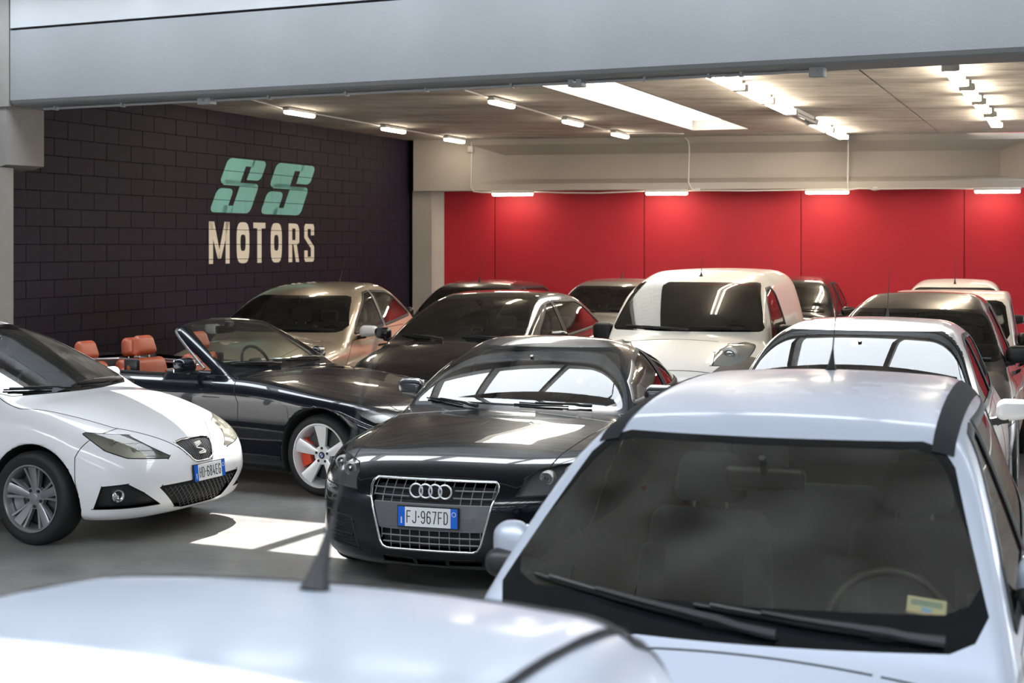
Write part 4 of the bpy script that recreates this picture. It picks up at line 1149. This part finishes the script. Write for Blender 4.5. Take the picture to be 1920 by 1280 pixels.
FT += [('cut', 'body', 'd1', D1, PS, lambda V, N: N[:, 0] > .25), ('part', 'd1', 'door', 's', None, dict(gap=.007))]
r3, f3, sh3 = build_car('coupe', 'black coupe with large chrome-framed grille bearing four rings, centre of the garage', 'car', s, (-.475, 8.78, 0), 18.2, P_blackt, FT)
h_, n_ = surf_project(f3, (0, -.4, .452), (0, 1, 0), (0, 1.2)); number_plate(r3, h_+n_*.012, n_, 'FJ·967FD')
interior(r3, s, f3, rear=False, dash=M_int, wheelm=M_int, seatz=.36, seatback=.58)
for sd in (1, -1): mirror(r3, sd, (.90, 1.95, .985), mat('grey_mirror_shell', (.05, .055, .062), .25, .5, 1), 1.05)
wiper(r3, (-.62, .955), (-.18, .925), f3); wiper(r3, (.05, .95), (.55, .935), f3)

# ---------------------------------------------------------------- 4: white hatchback on the left
s = hatch(L=4.05, hw=.845, H=1.445, fo=.80, wb=2.47, cowl=(1.10, .965), wst=(1.98, 1.36), belt=.93, beltr=1.02, hoodz=.66, rt=(3.2, 1.38), rb=(3.75, 1.03), gw=.77, h=.022, kn=.20, nc=(.14, .40), wr=.312, ar=.355, rimr=.222, twin=True, spokes=5, alloy=M_alloyg, track=.755, tw=.21,
    N=[(.12, .16), (.20, .07), (.30, .02), (.42, .0), (.55, .008), (.64, .04), (.72, .13), (.82, .34), (1.0, .9)], steer=0)
def seat_grille(par, V, N, G, sd, f):
    q = MB()
    for k in range(-9, 10):
        x = k*.0205; zt = .652-.1*abs(x)**1.5; zl = .508+.9*max(0, abs(x)-.08)
        if zl < zt:
            P = []
            for z in np.linspace(zl, zt, 6):
                h_, n_ = surf_project(f, (x, -.4, z), (0, 1, 0), (0, 1.2)); P.append(h_-n_*.008)
            q.tube(P, .0048, 6)
    q.build('grille_bars', M_mesh, par, smooth=True)
    h_, n_ = surf_project(f, (0, -.4, .585), (0, 1, 0), (0, 1.2)); h_ = h_+n_*.006
    x = Vector((1, 0, 0)); y = n_.cross(x)
    e = MB(); e.M = Matrix(((1, y.x, n_.x, h_.x), (0, y.y, n_.y, h_.y), (0, y.z, n_.z, h_.z), (0, 0, 0, 1)))
    e.M = e.M @ Matrix.Scale(1.2, 4)
    for P in ([(-.032, .012), (.034, .030), (.034, .044), (-.030, .038)], [(-.032, .010), (-.020, .008), (.034, .022), (.034, .028)], [(-.034, -.030), (-.034, -.036), (.034, -.022), (.030, -.016)], [(-.034, -.040), (.028, -.040), (.036, -.028), (-.034, -.038)], [(-.032, .008), (.030, -.010), (.034, -.018), (-.030, .0)], [(-.032, .038), (-.030, .006), (-.020, .004), (-.020, .038)], [(.022, -.010), (.034, -.018), (.034, -.03), (.022, -.03)]):
        e.prism([(a, b, 0) for a, b in P], (0, 0, .006))
    e.build('emblem', M_satin, par)
def mesh_grille(x0, x1, z0, z1, edge, dx=.045, dz=.022, r=.0032):
    def fn(par, V, N, G, sd, f):
        q = MB(); cache = {}
        def at(x, z):
            k = (round(x, 4), round(z, 4))
            if k not in cache: h_, n_ = surf_project(f, (x*sd, -.4, z), (0, 1, 0), (0, 1.4)); cache[k] = h_-n_*.006
            return cache[k]
        nz = int((z1-z0)/dz)
        for i in range(nz+1):
            z = z0+i*dz; ph = (i % 2)*.5; k = 0
            while x0+(k+ph)*dx < x1:
                x = x0+(k+ph)*dx
                for sx in (-.5, .5):
                    a, b = (x, z), (x+sx*dx, z+dz)
                    if edge(*a) and edge(*b): q.tube([at(*a), at(*b)], r, 4)
                k += 1
        if q.V: q.build('grille_mesh', M_mesh, par)
    return fn
lowg = [(-1, .208), (.18, .208), (.27, .222), (.45, .375), (.44, .385), (-1, .395)]
LS = ([(.25, .572), (.26, .558), (.53, .588), (.67, .64), (.82, .745), (.80, .752), (.53, .72)], PD(52), lambda V, N: (N[:, 1] < .3) & (V[:, 1] < .8) & (V[:, 0] > .15))
FT = [('cut', 'body', 'grl', [(-1, .502), (.07, .505), (.11, .52), (.195, .63), (.19, .645), (.1, .655), (-1, .66)], PF, FN), ('part', 'grl', 'grille', 'c', mat('grille_void', (.006, .006, .008), .7), dict(off=-.02, trim=.014, trimh=.005, trimm=M_chrome, fn=seat_grille)),
      ('cut', 'body', 'low', lowg, PF, FN), ('part', 'low', 'lower_grille', 'c', mat('grille_void', (.006, .006, .008), .7), dict(off=-.03, bowl=.0, fn=mesh_grille(-.47, .47, .212, .385, lambda x, z: z < .39-.03*abs(x) and z > .208 and abs(x) < .21+(z-.205)*1.38))),
      ('cut', 'body', 'fog', [(.37, .262), (.81, .258), (.77, .41), (.61, .423), (.50, .36)], PD(40), lambda V, N: (N[:, 1] < .1) & (V[:, 1] < .6) & (V[:, 0] > .2)), ('part', 'fog', 'fog_light_recess', 's', M_black, dict(off=-.03))]
FT += std_feats(s, M_glassr, wx=(.70, .545), wz=(.955, 1.385), inset=.03, lamp=LS, lampm=M_lensy, hoodx=(.46, .66), sideg=M_glass, hoodpoly=[(-1.2, .02), (.15, .05), (.50, .40), (.72, 1.0), (.70, 1.25), (-1.2, 1.3)], bumppoly=[(-1, -1), (.46, -1), (.45, .60), (.36, .80), (-1, .80)])
for q in FT:
    if q[0] == 'part' and q[1] == 'lamp': q[5].update(fn=proj_lamp([(.47, .24, .62, .048), (.58, .34, .655, .05)]))
r4, f4, sh4 = build_car('white_hatchback', 'white hatchback on the left with slatted grille and a registration beginning HD', 'car', s, (-2.12, 10.72, 0), -66, P_white, FT)
sSEAT = s
for z, hh in ((0, 0),):
    h_, n_ = surf_project(f4, (.03, -.4, .43), (0, 1, 0), (0, 1.2)); number_plate(r4, h_+n_*.014, n_, 'HD·684EG')
for sd in (1, -1):
    h_, n_ = surf_project(f4, (.69*sd, -.2, .345), (0, 1, 0), (0, 1.4))
    q = MB().lathe([(.02, .044), (-.012, .042), (-.010, .034), (.012, .026), (.004, .0)], 24, 'y').build('fog_light', M_chrome, r4, smooth=True, angle=40); q.location = h_+Vector((0, .03, 0)); q.rotation_euler = (0, 0, sd*.5)
    mirror(r4, sd, (.91, 1.52, .97), P_white, 1.)
interior(r4, s, f4, dash=M_int2)
wiper(r4, (-.62, .99), (-.12, .965), f4); wiper(r4, (.05, .99), (.58, .975), f4)

# ---------------------------------------------------------------- 5: dark blue convertible
s = dict(L=4.58, T=[(-.05, .55), (.06, .66), (.3, .74), (.9, .84), (1.65, .925), (2.0, .93), (3.3, .93), (4.2, .96), (4.58, .90)], crown=.055,
    S=[(.12, -.09), (.22, -.03), (.40, -.02), (.60, 0), (.76, -.005), (.88, -.06), (1.0, -.14)], W=[(0, .80), (.3, .85), (.9, .885), (1.8, .875), (2.8, .885), (3.6, .89), (4.3, .85), (4.58, .80)],
    N=[(.12, .12), (.20, .03), (.40, .0), (.55, .02), (.66, .09), (.80, .30), (.95, .8)], nc=(.16, .36), R=[(.2, .08), (.5, 0), (.85, .03), (1.0, .15)], rc=(.12, .3),
    zb=.15, kst=.12, kn=.14, ws=(1.72, .925, 2.50, 1.33, .22, .01), rw=(2.62, .70, 2.60, 1.36, .22, .0), roof=[(1.8, 1.34), (2.5, 1.352), (3.0, 1.35)], rcr=.10,
    G=[(1.3, .75), (2.6, .78), (3.4, .74)], zbelt=.93, tum=.42, gc=.2, axles=(.78, 3.54), wr=.325, ar=.372, track=.775, rimr=.252, ku=.03, krs=.06, kw=.05,
    belt=.93, beltr=.95, cowl=(1.72, .925), wst=(2.50, 1.33), rt=(2.6, 1.33), rb=(2.7, .95), fo=.78, wb=2.76, hw=.885, gw=.78, H=1.36, hoodz=.66, h=.022, spokes=5, alloy=M_alloyw, spw=.060, caliper=M_redcal, bmw=True, phase=math.pi/2)
sB = s; s['handles'] = (2.85,)
FT = std_feats(s, M_glass, wx=(.70, .56), wz=(.955, 1.325), inset=.028, doors=False, sidewin=False, hoodx=(.55, .68),
    lamp=([(.40, .60), (.76, .60), (.86, .65), (.89, .69), (.65, .70), (.44, .67)], PD(46), lambda V, N: (N[:, 1] < .3) & (V[:, 1] < .8) & (V[:, 0] > .15)))
FT = [q for q in FT if q[1] != 'rear_window' and q[2] != 'rear_window']
# remove the part of the greenhouse behind the windscreen and open the cabin
FT += [('cut', 'body', 'void', [(1.98, .945), (3.4, .90), (3.4, 1.75), (3.25, 1.652)], PS, None),
       ('cut', 'body', 'void', [(-1, 1.9), (.66, 1.9), (.70, 2.2), (.72, 3.3), (.66, 3.95), (-1, 3.97)], PT, lambda V, N: (V[:, 2] > .70) & ((V[:, 2] < 1.30) | (N[:, 2] < .3) | (V[:, 1] > 2.6)) & (V[:, 1] > wsy(sB, 0)*0+1.95+(V[:, 2]-.93)*1.9)),
       ('cut', 'body', 'd1', [(1.62, .24), (3.0, .24), (3.05, .5), (3.02, .92), (1.72, .905), (1.60, .7)], PS, lambda V, N: N[:, 0] > .25), ('part', 'd1', 'door', 's', None, dict(gap=.007))]
r5, f5, sh5 = build_car('convertible', 'dark blue convertible with its roof down and orange leather seats', 'car', s, (-.42, 12.62, 0), -60, P_bblue, FT)
MB().box((-.68, 1.9, .20), (.68, 4.0, .26)).build('cabin_floor', M_int, r5)
q = MB()
for sd in (-1, 1): q.box((sd*.70-.03, 1.95, .3), (sd*.70+.03, 3.4, .90))
q.box((-.68, 3.93, .3), (.68, 3.97, .93)); q.build('door_trim', M_int, r5)
n = 14; VV = []; prof = [(-.30, -.20), (-.30, .0), (.12, .03), (.30, .02), (.40, -.03), (.43, -.10), (.36, -.40)]
for i in range(n+1):
    x = (-1+2*i/n)*.66
    for a, b in prof: VV.append((x, 1.95+a*.9+.2*x*x, .87+b+(.035*math.exp(-((x-.36)/.2)**2) if .1 < a < .41 and b > -.1 else 0)))
q = MB(); q.add(VV, [(i*7+k, (i+1)*7+k, (i+1)*7+k+1, i*7+k+1) for i in range(n) for k in range(6)]); q.build('dashboard', M_black, r5, smooth=True, angle=50)
steering(r5, .36, 2.42, .90)
for x in (-.36, .36): o = seat(r5, x, 2.75, .42, M_led, .54, w_=.50)
for x in (-.30, .30): o = seat(r5, x, 3.55, .48, M_led, .40, w_=.50)
for x in (-.56, .56): MB().rbox((x, 3.07, .93), (.05, .16, .12), .02, 2).build('belt_guide', M_black, r5, smooth=True)
z = 1.27; y = wsy(s, z)+.05; o = MB().rbox((0, y+.05, z-.03), (.24, .035, .07), .017, 3).build('interior_mirror', M_black, r5, smooth=True); MB().rbox((0, y, z+.02), (.07, .06, .05), .01, 2).build('mirror_stalk', M_black, o)
for sd in (1, -1): mirror(r5, sd, (.92, 2.12, .985), P_bblue, 1.)
wiper(r5, (-.60, .985), (-.10, .955), f5); wiper(r5, (.05, .985), (.58, .965), f5)
# bright belt and screen mouldings
def line_on(f, pts, d=(-1, 0, 0), side=1, off=.002, n=30, start=1.3):
    P = []
    for i in range(n):
        t = i/(n-1)*(len(pts)-1); k = min(int(t), len(pts)-2); u = t-k
        y = pts[k][0]*(1-u)+pts[k+1][0]*u; z = pts[k][1]*(1-u)+pts[k+1][1]*u
        h_, n_ = surf_project(f, (start, y, z), (-1, 0, 0), (0, 1.2)); h_ = h_+n_*off; P.append((h_.x*side, h_.y, h_.z))
    return P
for sd in (1, -1): MB().tube(line_on(f5, [(1.98, .930), (2.6, .928), (3.95, .945)], side=sd, off=.0), .009, 6).build('belt_moulding', M_satin, r5, smooth=True)
for sd in (1, -1): MB().tube(line_on(f5, [(2.06, .955), (2.30, 1.11), (2.585, 1.30)], side=sd), .011, 6).build('pillar_moulding', M_satin, r5, smooth=True)

# ---------------------------------------------------------------- the cars further back
def simple(name, label, s, loc, yaw, m, wx, wz=None, mir=None, mm=None, ant=None, group=None, lampP=None, **kw):
    lamp = lampP if lampP is not None else ([(.45, .58), (.70, .55), (1.02, .62), (1.12, .74), (1.05, .78), (.60, .70)], PD(45), lambda V, N: (N[:, 1] < .3) & (V[:, 1] < .8) & (V[:, 0] > .15))
    FT = std_feats(s, kw.pop('glassm', M_glassd), wx=wx, wz=wz, lamp=lamp, **kw)
    root, f, sh = build_car(name, label, 'car', s, loc, yaw, m, FT, group)
    interior(root, s, f)
    p = mir or (s['hw']+.07, s['cowl'][0]+.42, s['cowl'][1]+.03)
    for sd in (1, -1): mirror(root, sd, p, mm or m, s.get('ms', 1.))
    zb = (wz or (s['cowl'][1]+.03, 0))[0]
    wiper(root, (-wx[0]+.12, zb+.035), (-.1, zb+.005), f); wiper(root, (.08, zb+.035), (wx[0]-.12, zb+.01), f)
    if ant:
        h_, n_ = surf_project(f, (ant[3] if len(ant) > 3 else 0, ant[0], 2.4), (0, 0, -1), (.2, 1.6)); antenna(root, h_, (0, ant[1], ant[2]))
    return root, s, f
# 6 beige
s = hatch(L=4.27, hw=.89, H=1.56, fo=.80, wb=2.66, cowl=(1.40, 1.0), wst=(2.20, 1.43), belt=.96, beltr=1.10, hoodz=.72, rt=(3.50, 1.45), rb=(4.08, 1.12), gw=.83, tum=.34, h=.03, wr=.315, ar=.36, track=.79, roof=[(1.9, 1.40), (2.25, 1.465), (2.8, 1.54), (3.2, 1.555), (3.5, 1.52), (4.1, 1.25)])
s['ws'] = (1.40, 1.0, 2.20, 1.43, .30, .02)
simple('beige_hatchback', 'champagne beige hatchback nearest the dark lettered wall, behind the convertible', s, (-3.02, 15.70, 0), 16, P_beige, (.76, .61), mm=P_white, ant=(3.3, .2, .3), split=2.75, glassm=M_glass)
# 7 black with red reflections
s = hatch(L=4.28, hw=.905, H=1.50, fo=.92, wb=2.61, cowl=(1.05, 1.03), wst=(1.95, 1.43), belt=.97, beltr=1.04, hoodz=.72, rt=(3.40, 1.42), rb=(4.0, 1.05), gw=.80, h=.03, wr=.315, ar=.36, track=.80)
simple('black_hatchback', 'black hatchback with a domed roof between the convertible and the red wall', s, (-.97, 14.55, 0), 20.5, P_brown, (.74, .57), wz=(1.03, 1.45))
# 8 dark wagon at the wall, 9 grey car, 11 black car, 15 white car
s = hatch(L=4.4, hw=.87, H=1.47, fo=.85, wb=2.65, cowl=(1.25, .99), wst=(1.95, 1.39), belt=.95, beltr=1.0, hoodz=.70, rt=(3.9, 1.40), rb=(4.3, 1.02), h=.035)
simple('dark_estate_car', 'dark grey estate car parked against the red wall next to the corner pillar', s, (-1.12, 20.6, 0), 17, P_greyd, (.70, .56), ant=(2.2, .12, .40))
s = hatch(L=3.9, hw=.84, H=1.49, fo=.80, wb=2.45, cowl=(1.0, 1.0), wst=(1.62, 1.41), belt=.96, beltr=1.02, hoodz=.72, h=.035)
simple('grey_hatchback', 'dusty warm grey hatchback at the red wall, left of the white van', s, (.98, 21.0, 0), 17, P_grey, (.70, .56), ant=(2.3, .10, .42), mm=M_black)
s = hatch(L=3.85, hw=.82, H=1.53, fo=.78, wb=2.44, cowl=(.98, 1.0), wst=(1.65, 1.41), belt=.96, beltr=1.02, hoodz=.72, h=.035)
simple('black_hatchback', 'glossy black hatchback at the red wall, right of the white van', s, (3.58, 21.3, 0), 18, P_brown, (.70, .56), ant=(1.95, .12, .42, -.30))
s = hatch(L=3.9, hw=.82, H=1.50, fo=.78, wb=2.44, cowl=(.98, 1.0), wst=(1.65, 1.41), belt=.96, beltr=1.02, hoodz=.72, h=.035)
simple('white_hatchback', 'white car at the far right by the red wall, only its roof showing', s, (5.72, 20.2, 0), 18, P_cream, (.70, .56), mm=M_black, mir=(.84, 1.42, .96), ant=(1.75, .12, .42))
# 10 white van
s = hatch(L=3.88, hw=.855, H=1.74, fo=.80, wb=2.51, cowl=(.72, 1.13), wst=(1.28, 1.60), belt=1.02, beltr=1.02, hoodz=.86, rt=(3.72, 1.62), rb=(3.86, 1.0), tum=.14, gw=.80, h=.026, krs=.16, gc=.20, rcr=.07,
    T=[(-.05, .72), (.08, .86), (.30, .98), (.72, 1.11), (1.2, 1.02), (3.5, 1.02), (3.88, .98)], N=[(.15, .10), (.30, .02), (.55, .0), (.78, .06), (.95, .22), (1.2, .6)], nc=(.14, .34), S=[(.12, -.10), (.25, -.04), (.45, 0), (.80, 0), (1.0, -.02), (1.2, -.06)], wr=.305, kn=.16, ms=1.15, handles=(1.85,))
s['ws'] = (.72, 1.13, 1.28, 1.60, .29, .02)
LV = ([(.43, .885), (.585, .885), (.724, .918), (.83, .975), (.98, 1.06), (.94, 1.078), (.74, 1.065), (.55, 1.0)], PD(42), lambda V, N: (N[:, 1] < .5) & (V[:, 1] < .95) & (V[:, 0] > .15))
FT = std_feats(s, M_glassb, wx=(.745, .62), wz=(1.165, 1.625), inset=.018, lamp=LV, cr=.5, hoodpoly=[(-1.2, .10), (.40, .14), (.52, .30), (.68, .60), (-1.2, .64)], sidewin=False, hoodx=(.52, .66), bumper=False)
for q in FT:
    if q[0] == 'part' and q[1] == 'lamp': q[5].update(fn=proj_lamp([(.50, .46, .96, .085)]))
FT = [q for q in FT if q[1] not in ('d2',) and q[2] not in ('d2',)]
FT += [('cut', 'body', 'win1', [(1.10, 1.06), (1.98, 1.06), (2.0, 1.12), (1.86, 1.50), (1.72, 1.57), (1.50, 1.56), (1.28, 1.44)], PS, lambda V, N: (N[:, 0] > .4) & (V[:, 0] > .3)), ('part', 'win1', 'side_window', 's', M_glass, dict(off=-.004, trim=.03)),
       ('cut', 'body', 'corner', [(.40, .50), (.95, .50), (.93, .93), (.82, .96), (.72, .90), (.585, .87), (.42, .87)], PD(42), lambda V, N: (N[:, 1] < .3) & (V[:, 1] < .6)), ('part', 'corner', 'bumper_corner', 's', mat('grey_brown_plastic', (.13, .115, .10), .5), dict(off=.004, gap=.006)),
       ('cut', 'body', 'bump', [(-1, -1), (.50, -1), (.50, .60), (.40, .85), (-1, .87)], PS, None), ('part', 'bump', 'front_bumper', 'c', None, dict(gap=.007))]
r10, f10, _ = build_car('van', 'white panel van with a tall windowless load bay, parked before the red wall', 'van', s, (1.40, 14.12, 0), 19, P_cream, FT)
interior(r10, s, f10, rear=False, seatz=.50, dashz=1.03, mirror_=False)
MB().box((-.62, 2.05, .3), (.62, 2.08, 1.58)).build('bulkhead', M_int2, r10)
for sd in (1, -1): mirror(r10, sd, (.93, 1.20, 1.12), M_black, 1.1, size=(.20, .12, .20))
wiper(r10, (-.60, 1.20), (.05, 1.17), f10); wiper(r10, (.02, 1.20), (.62, 1.18), f10)
h_, n_ = surf_project(f10, (0, 1.55, 2.6), (0, 0, -1), (.2, 1.6)); antenna(r10, h_, (0, .08, .22))
# 12 white hatch
s = hatch(L=3.75, hw=.84, H=1.51, fo=.76, wb=2.42, cowl=(.92, 1.02), wst=(1.58, 1.44), belt=.98, beltr=1.04, hoodz=.74, rt=(3.1, 1.43), rb=(3.55, 1.05), h=.026)
simple('white_hatchback', 'white hatchback directly behind the silver hatchback, roof light mirrored in its windscreen', s, (1.66, 8.25, 0), 20, paint('dusty_white_paint', (.58, .57, .56), 0, .4, .8, dust=.1), (.72, .58), wz=(1.0, 1.455), mm=P_white, mir=(.92, 1.34, 1.01), glassm=M_glass, ant=(3.0, .12, .36), inset=.025)
# 13 taupe
s = hatch(L=3.75, hw=.87, H=1.56, fo=.80, wb=2.40, cowl=(1.0, 1.03), wst=(1.62, 1.45), belt=.98, beltr=1.04, hoodz=.74, rt=(3.2, 1.45), rb=(3.62, 1.08), h=.03, ms=1.15)
simple('taupe_estate_car', 'dark taupe car behind the white hatchback with a big black door mirror', s, (3.02, 12.1, 0), 20, P_taupe, (.76, .62), wz=(1.02, 1.435), mm=M_black, mir=(.86, 1.42, 1.06))
# 14 boxy white
s = hatch(L=3.5, hw=.76, H=1.47, fo=.60, wb=2.20, cowl=(.92, .93), wst=(1.22, 1.37), belt=.90, beltr=.92, hoodz=.80, rt=(3.3, 1.39), rb=(3.42, .95), tum=.16, gw=.72, h=.028, krs=.05, kw=.04, rcr=.04,
    T=[(-.05, .72), (.06, .82), (.4, .87), (.92, .915), (1.5, .90), (3.2, .92), (3.5, .88)], N=[(.15, .06), (.30, 0), (.80, .02), (1.0, .1)], nc=(.04, .16), kn=.08, kst=.07, gc=.05)
simple('boxy_white_hatchback', 'boxy off-white hatchback with upright windscreen in a black rubber frame, far right', s, (4.42, 15.95, 0), 19, P_cream, (.66, .60), wz=(.955, 1.385), inset=.03, mm=M_black, ant=None)
# ---------------------------------------------------------------- lamps, conduits, boxes
M_case = mat('lamp_case', (.55, .54, .52), .5)
M_tube = mat('warm_tube', (1, .93, .82), .5, emit=42, ecol=(1, .86, .66))
M_tube2 = mat('warm_tube_bright', (1, .93, .82), .5, emit=55, ecol=(1, .87, .68))
M_cond = mat('conduit_plastic', (.60, .58, .55), .5)
M_box = mat('junction_box_plastic', (.36, .37, .38), .5)
def batten(p, d, L, label, group=None, m=M_tube, down=Vector((0, 0, -1)), side=None, w_=.10):
    """sealed batten: case along d, diffuser facing down"""
    rz = math.atan2(d.y, d.x); t = empty('batten_light', p, rz, label, 'lamp', group)
    MB().rbox((0, 0, -.03), (L, w_, .05), .02, 2).build('housing', M_case, t, smooth=True)
    MB().rbox((0, 0, -.068), (L*.96, w_*.86, .05), .024, 3).build('diffuser', m, t, smooth=True)
    for s_ in (-.3, .3): MB().box((s_*L-.01, -w_/2-.004, -.06), (s_*L+.01, w_/2+.004, -.02)).build('clip', M_case, t)
    return t
def on_ceil(px, py, z=CZ): return cp(px, py, z)
W = ('nearest', 'middle', 'farthest')
for i, (x, y) in enumerate(((562, 207), (738, 239), (852, 259))):
    batten(on_ceil(x, y-3), DIR, .78, W[i]+' of the three small ceiling lamps in the row next to the dark wall', 'small sealed ceiling lamps')
for i, (x, y) in enumerate(((941, 188), (1074, 225), (1163, 249))):
    batten(on_ceil(x, y-3), DIR, .78, W[i]+' of the three small ceiling lamps in the row left of the roof light', 'small sealed ceiling lamps')
WL4 = ('leftmost lamp on the red wall', 'second lamp from the left on the red wall', 'third lamp from the left on the red wall', 'rightmost lamp on the red wall')
for i, x in enumerate((961, 1250, 1551, 1870)):
    pw, t = bp_(x, P0+.06); p = Vector((pw.x, pw.y, 2.915))
    batten(p, Db, .72, WL4[i]+', under the grey beam', 'sealed lamps under the back beam', w_=.11)
def open_batten(p, d, L, label, lit=True, group='twin tube ceiling lamps'):
    rz = math.atan2(d.y, d.x); t = empty('tube_light', p, rz, label, 'lamp', group)
    MB().box((-L/2, -.05, -.05), (L/2, .05, 0)).build('housing', M_case, t)
    for s_ in (-1, 1): MB().lathe([(-L/2+.03, .0), (-L/2+.03, .019), (L/2-.03, .019), (L/2-.03, 0)], 12).build('tube', M_tube2 if lit else M_case, t, smooth=True, angle=50).location = (0, s_*.055, -.085)
    for e in (-1, 1): MB().rbox((e*(L/2-.02), 0, -.07), (.04, .17, .08), .012, 2).build('end_cap', M_case, t, smooth=True)
    return t
D3 = Vector((.36, 1, 0)).normalized()
def row3(Y): return Vector((5.39-.36*(25-Y), Y, CZ-.003))
for i, (a, b, lit) in enumerate(((15.1, 16.9, 1), (17.0, 18.5, 1), (18.55, 20.05, 1), (20.15, 21.65, 0), (21.75, 23.2, 1), (23.3, 24.8, 1))):
    open_batten((row3(a)+row3(b))/2, D3, (b-a)*1.05, ('first', 'second', 'third', 'unlit fourth', 'fifth', 'farthest')[i]+' tube lamp, counted from the front, in the row right of the roof light', bool(lit))
def row4(Y): return Vector((7.2-.38*(22.8-Y), Y, CZ-.003))
for i, (a, b) in enumerate(((14.9, 16.6), (16.8, 18.3), (18.5, 20.0), (20.3, 22.4))):
    open_batten(row4(a)*.5+row4(b)*.5, D3, (b-a)*.95, ('front', 'second', 'third', 'rear')[i]+' tube lamp, counted from the front, in the rightmost ceiling row')
def pipe(name, pts, r, label, m=M_cond, cat='conduit'):
    o = MB().tube(pts, r, 7).build(name, m, None, smooth=True, angle=60); return tag(o, label, cat)
def cl_(px, py, dz=-.015): p = cp(px, py); return Vector((p.x, p.y, CZ+dz))
pipe('conduit', [cl_(470, 184), cl_(535, 202), cl_(600, 213), cl_(715, 234), cl_(760, 242), cl_(835, 255), cl_(868, 261)], .013, 'white conduit linking the lamps nearest the dark wall')
pipe('conduit', [cl_(870, 166), cl_(918, 181), cl_(1055, 221), cl_(1155, 246), cl_(1185, 248), cl_(1245, 247), cl_(1282, 249)], .013, 'white conduit linking the lamps left of the roof light')
fw = lambda px, z, d=P0+.02: Vector((bp_(px, d)[0].x, bp_(px, d)[0].y, z))
pipe('cable', [fw(884, 3.75), fw(884.5, 3.60), fw(884, 3.3), fw(883, 2.97), fw(888, 2.90), fw(905, 2.885), fw(925, 2.885)], .013, 'white cable dropping down the left end of the back beam', cat='cable')
pipe('cable', [fw(1283, 3.77), fw(1290, 3.72), fw(1292, 3.60), fw(1291, 3.2), fw(1291, 3.02), fw(1296, 2.93), fw(1307, 2.90)], .013, 'white cable dropping down the beam below the roof light', cat='cable')
pipe('cable', [fw(1590, 3.74), fw(1590, 3.5), fw(1589, 2.98), fw(1590, 2.90)], .013, 'white cable dropping from the tube lamps to the third wall lamp', cat='cable')
pipe('cable', [fw(1000, 2.89), fw(1060, 2.868), fw(1120, 2.862), fw(1170, 2.875), fw(1212, 2.892)], .012, 'white cable sagging between the first and second wall lamps', cat='cable')
pipe('cable', [fw(1290, 2.892), fw(1307, 2.895), fw(1400, 2.885), fw(1460, 2.888), fw(1514, 2.895)], .012, 'white cable between the second and third wall lamps', cat='cable')
pipe('cable', [fw(1592, 2.895), fw(1610, 2.91), fw(1630, 2.905), fw(1640, 2.88), fw(1650, 2.90), fw(1740, 2.905), fw(1828, 2.895)], .012, 'white cable between the third and fourth wall lamps', cat='cable')
def jbox(p, sz, rz, label, m=M_box, lid=True):
    t = empty('junction_box', p, rz, label, 'box'); MB().rbox((0, 0, 0), sz, .008, 2).build('box_body', m, t, smooth=True)
    MB().lathe([(-sz[1]/2-.012, 0), (-sz[1]/2-.012, .012), (-sz[1]/2, .014)], 14, 'y').build('gland', m, t, smooth=True)
    return t
jbox(fw(882, 3.62), (.09, .07, .10), R(-10.3), 'small junction box at the top of the left beam cable', M_case)
jbox(fw(1308, 2.91), (.08, .07, .06), R(-10.3), 'small junction box right of the second wall lamp', M_case)
jbox(fw(1641, 2.91), (.08, .07, .05), R(-10.3), 'small junction box right of the third wall lamp', M_case)
# conduit along the lower edge of the front beam
gz = GZ0-.02
def gx(px, d=-.02):
    k = (px-960)/F; O = G0+GN*d; t = (O.x-k*O.y)/(k*GD.y-GD.x); return t
def gq(px, z=gz, d=-.30): return gp(gx(px, d), z, d)
grz = math.atan2(GD.y, GD.x)
pipe('conduit', [gq(82), gq(380), gq(900), gq(1500), gq(1533)], .014, 'grey conduit running along the underside of the front beam', M_box)
pipe('conduit', [gq(82, gz, -.36), gq(400, gz, -.36), gq(1000, gz, -.36), gq(1480, gz, -.36)], .009, 'thin grey cable beside the conduit under the front beam', M_box, 'cable')
CON = bpy.data.objects['conduit.002']
for px in (105, 230, 505, 650, 800, 960, 1210, 1330, 1390):
    p = gq(px); cm = MB(); cm.M = Matrix.Translation(p) @ Matrix.Rotation(grz, 4, 'Z'); cm.box((-.012, -.03, -.022), (.012, .03, .02)); cm.build('clip', M_box, CON)

j = jbox(gq(388, gz-.0, -.28), (.15, .12, .085), grz, 'grey junction box under the beam above the dark wall')
j = jbox(gq(1082, gz-.0, -.28), (.13, .12, .085), grz, 'grey junction box with a sensor under the beam at the roof light')
MB().lathe([(-.075, 0), (-.075, .012), (-.07, .018), (-.06, .02)], 16, 'y').build('sensor_eye', M_chrome, j, smooth=True)
jbox(gq(1533, gz-.01, -.28), (.12, .12, .095), grz, 'plain grey junction box at the right end of the beam conduit')
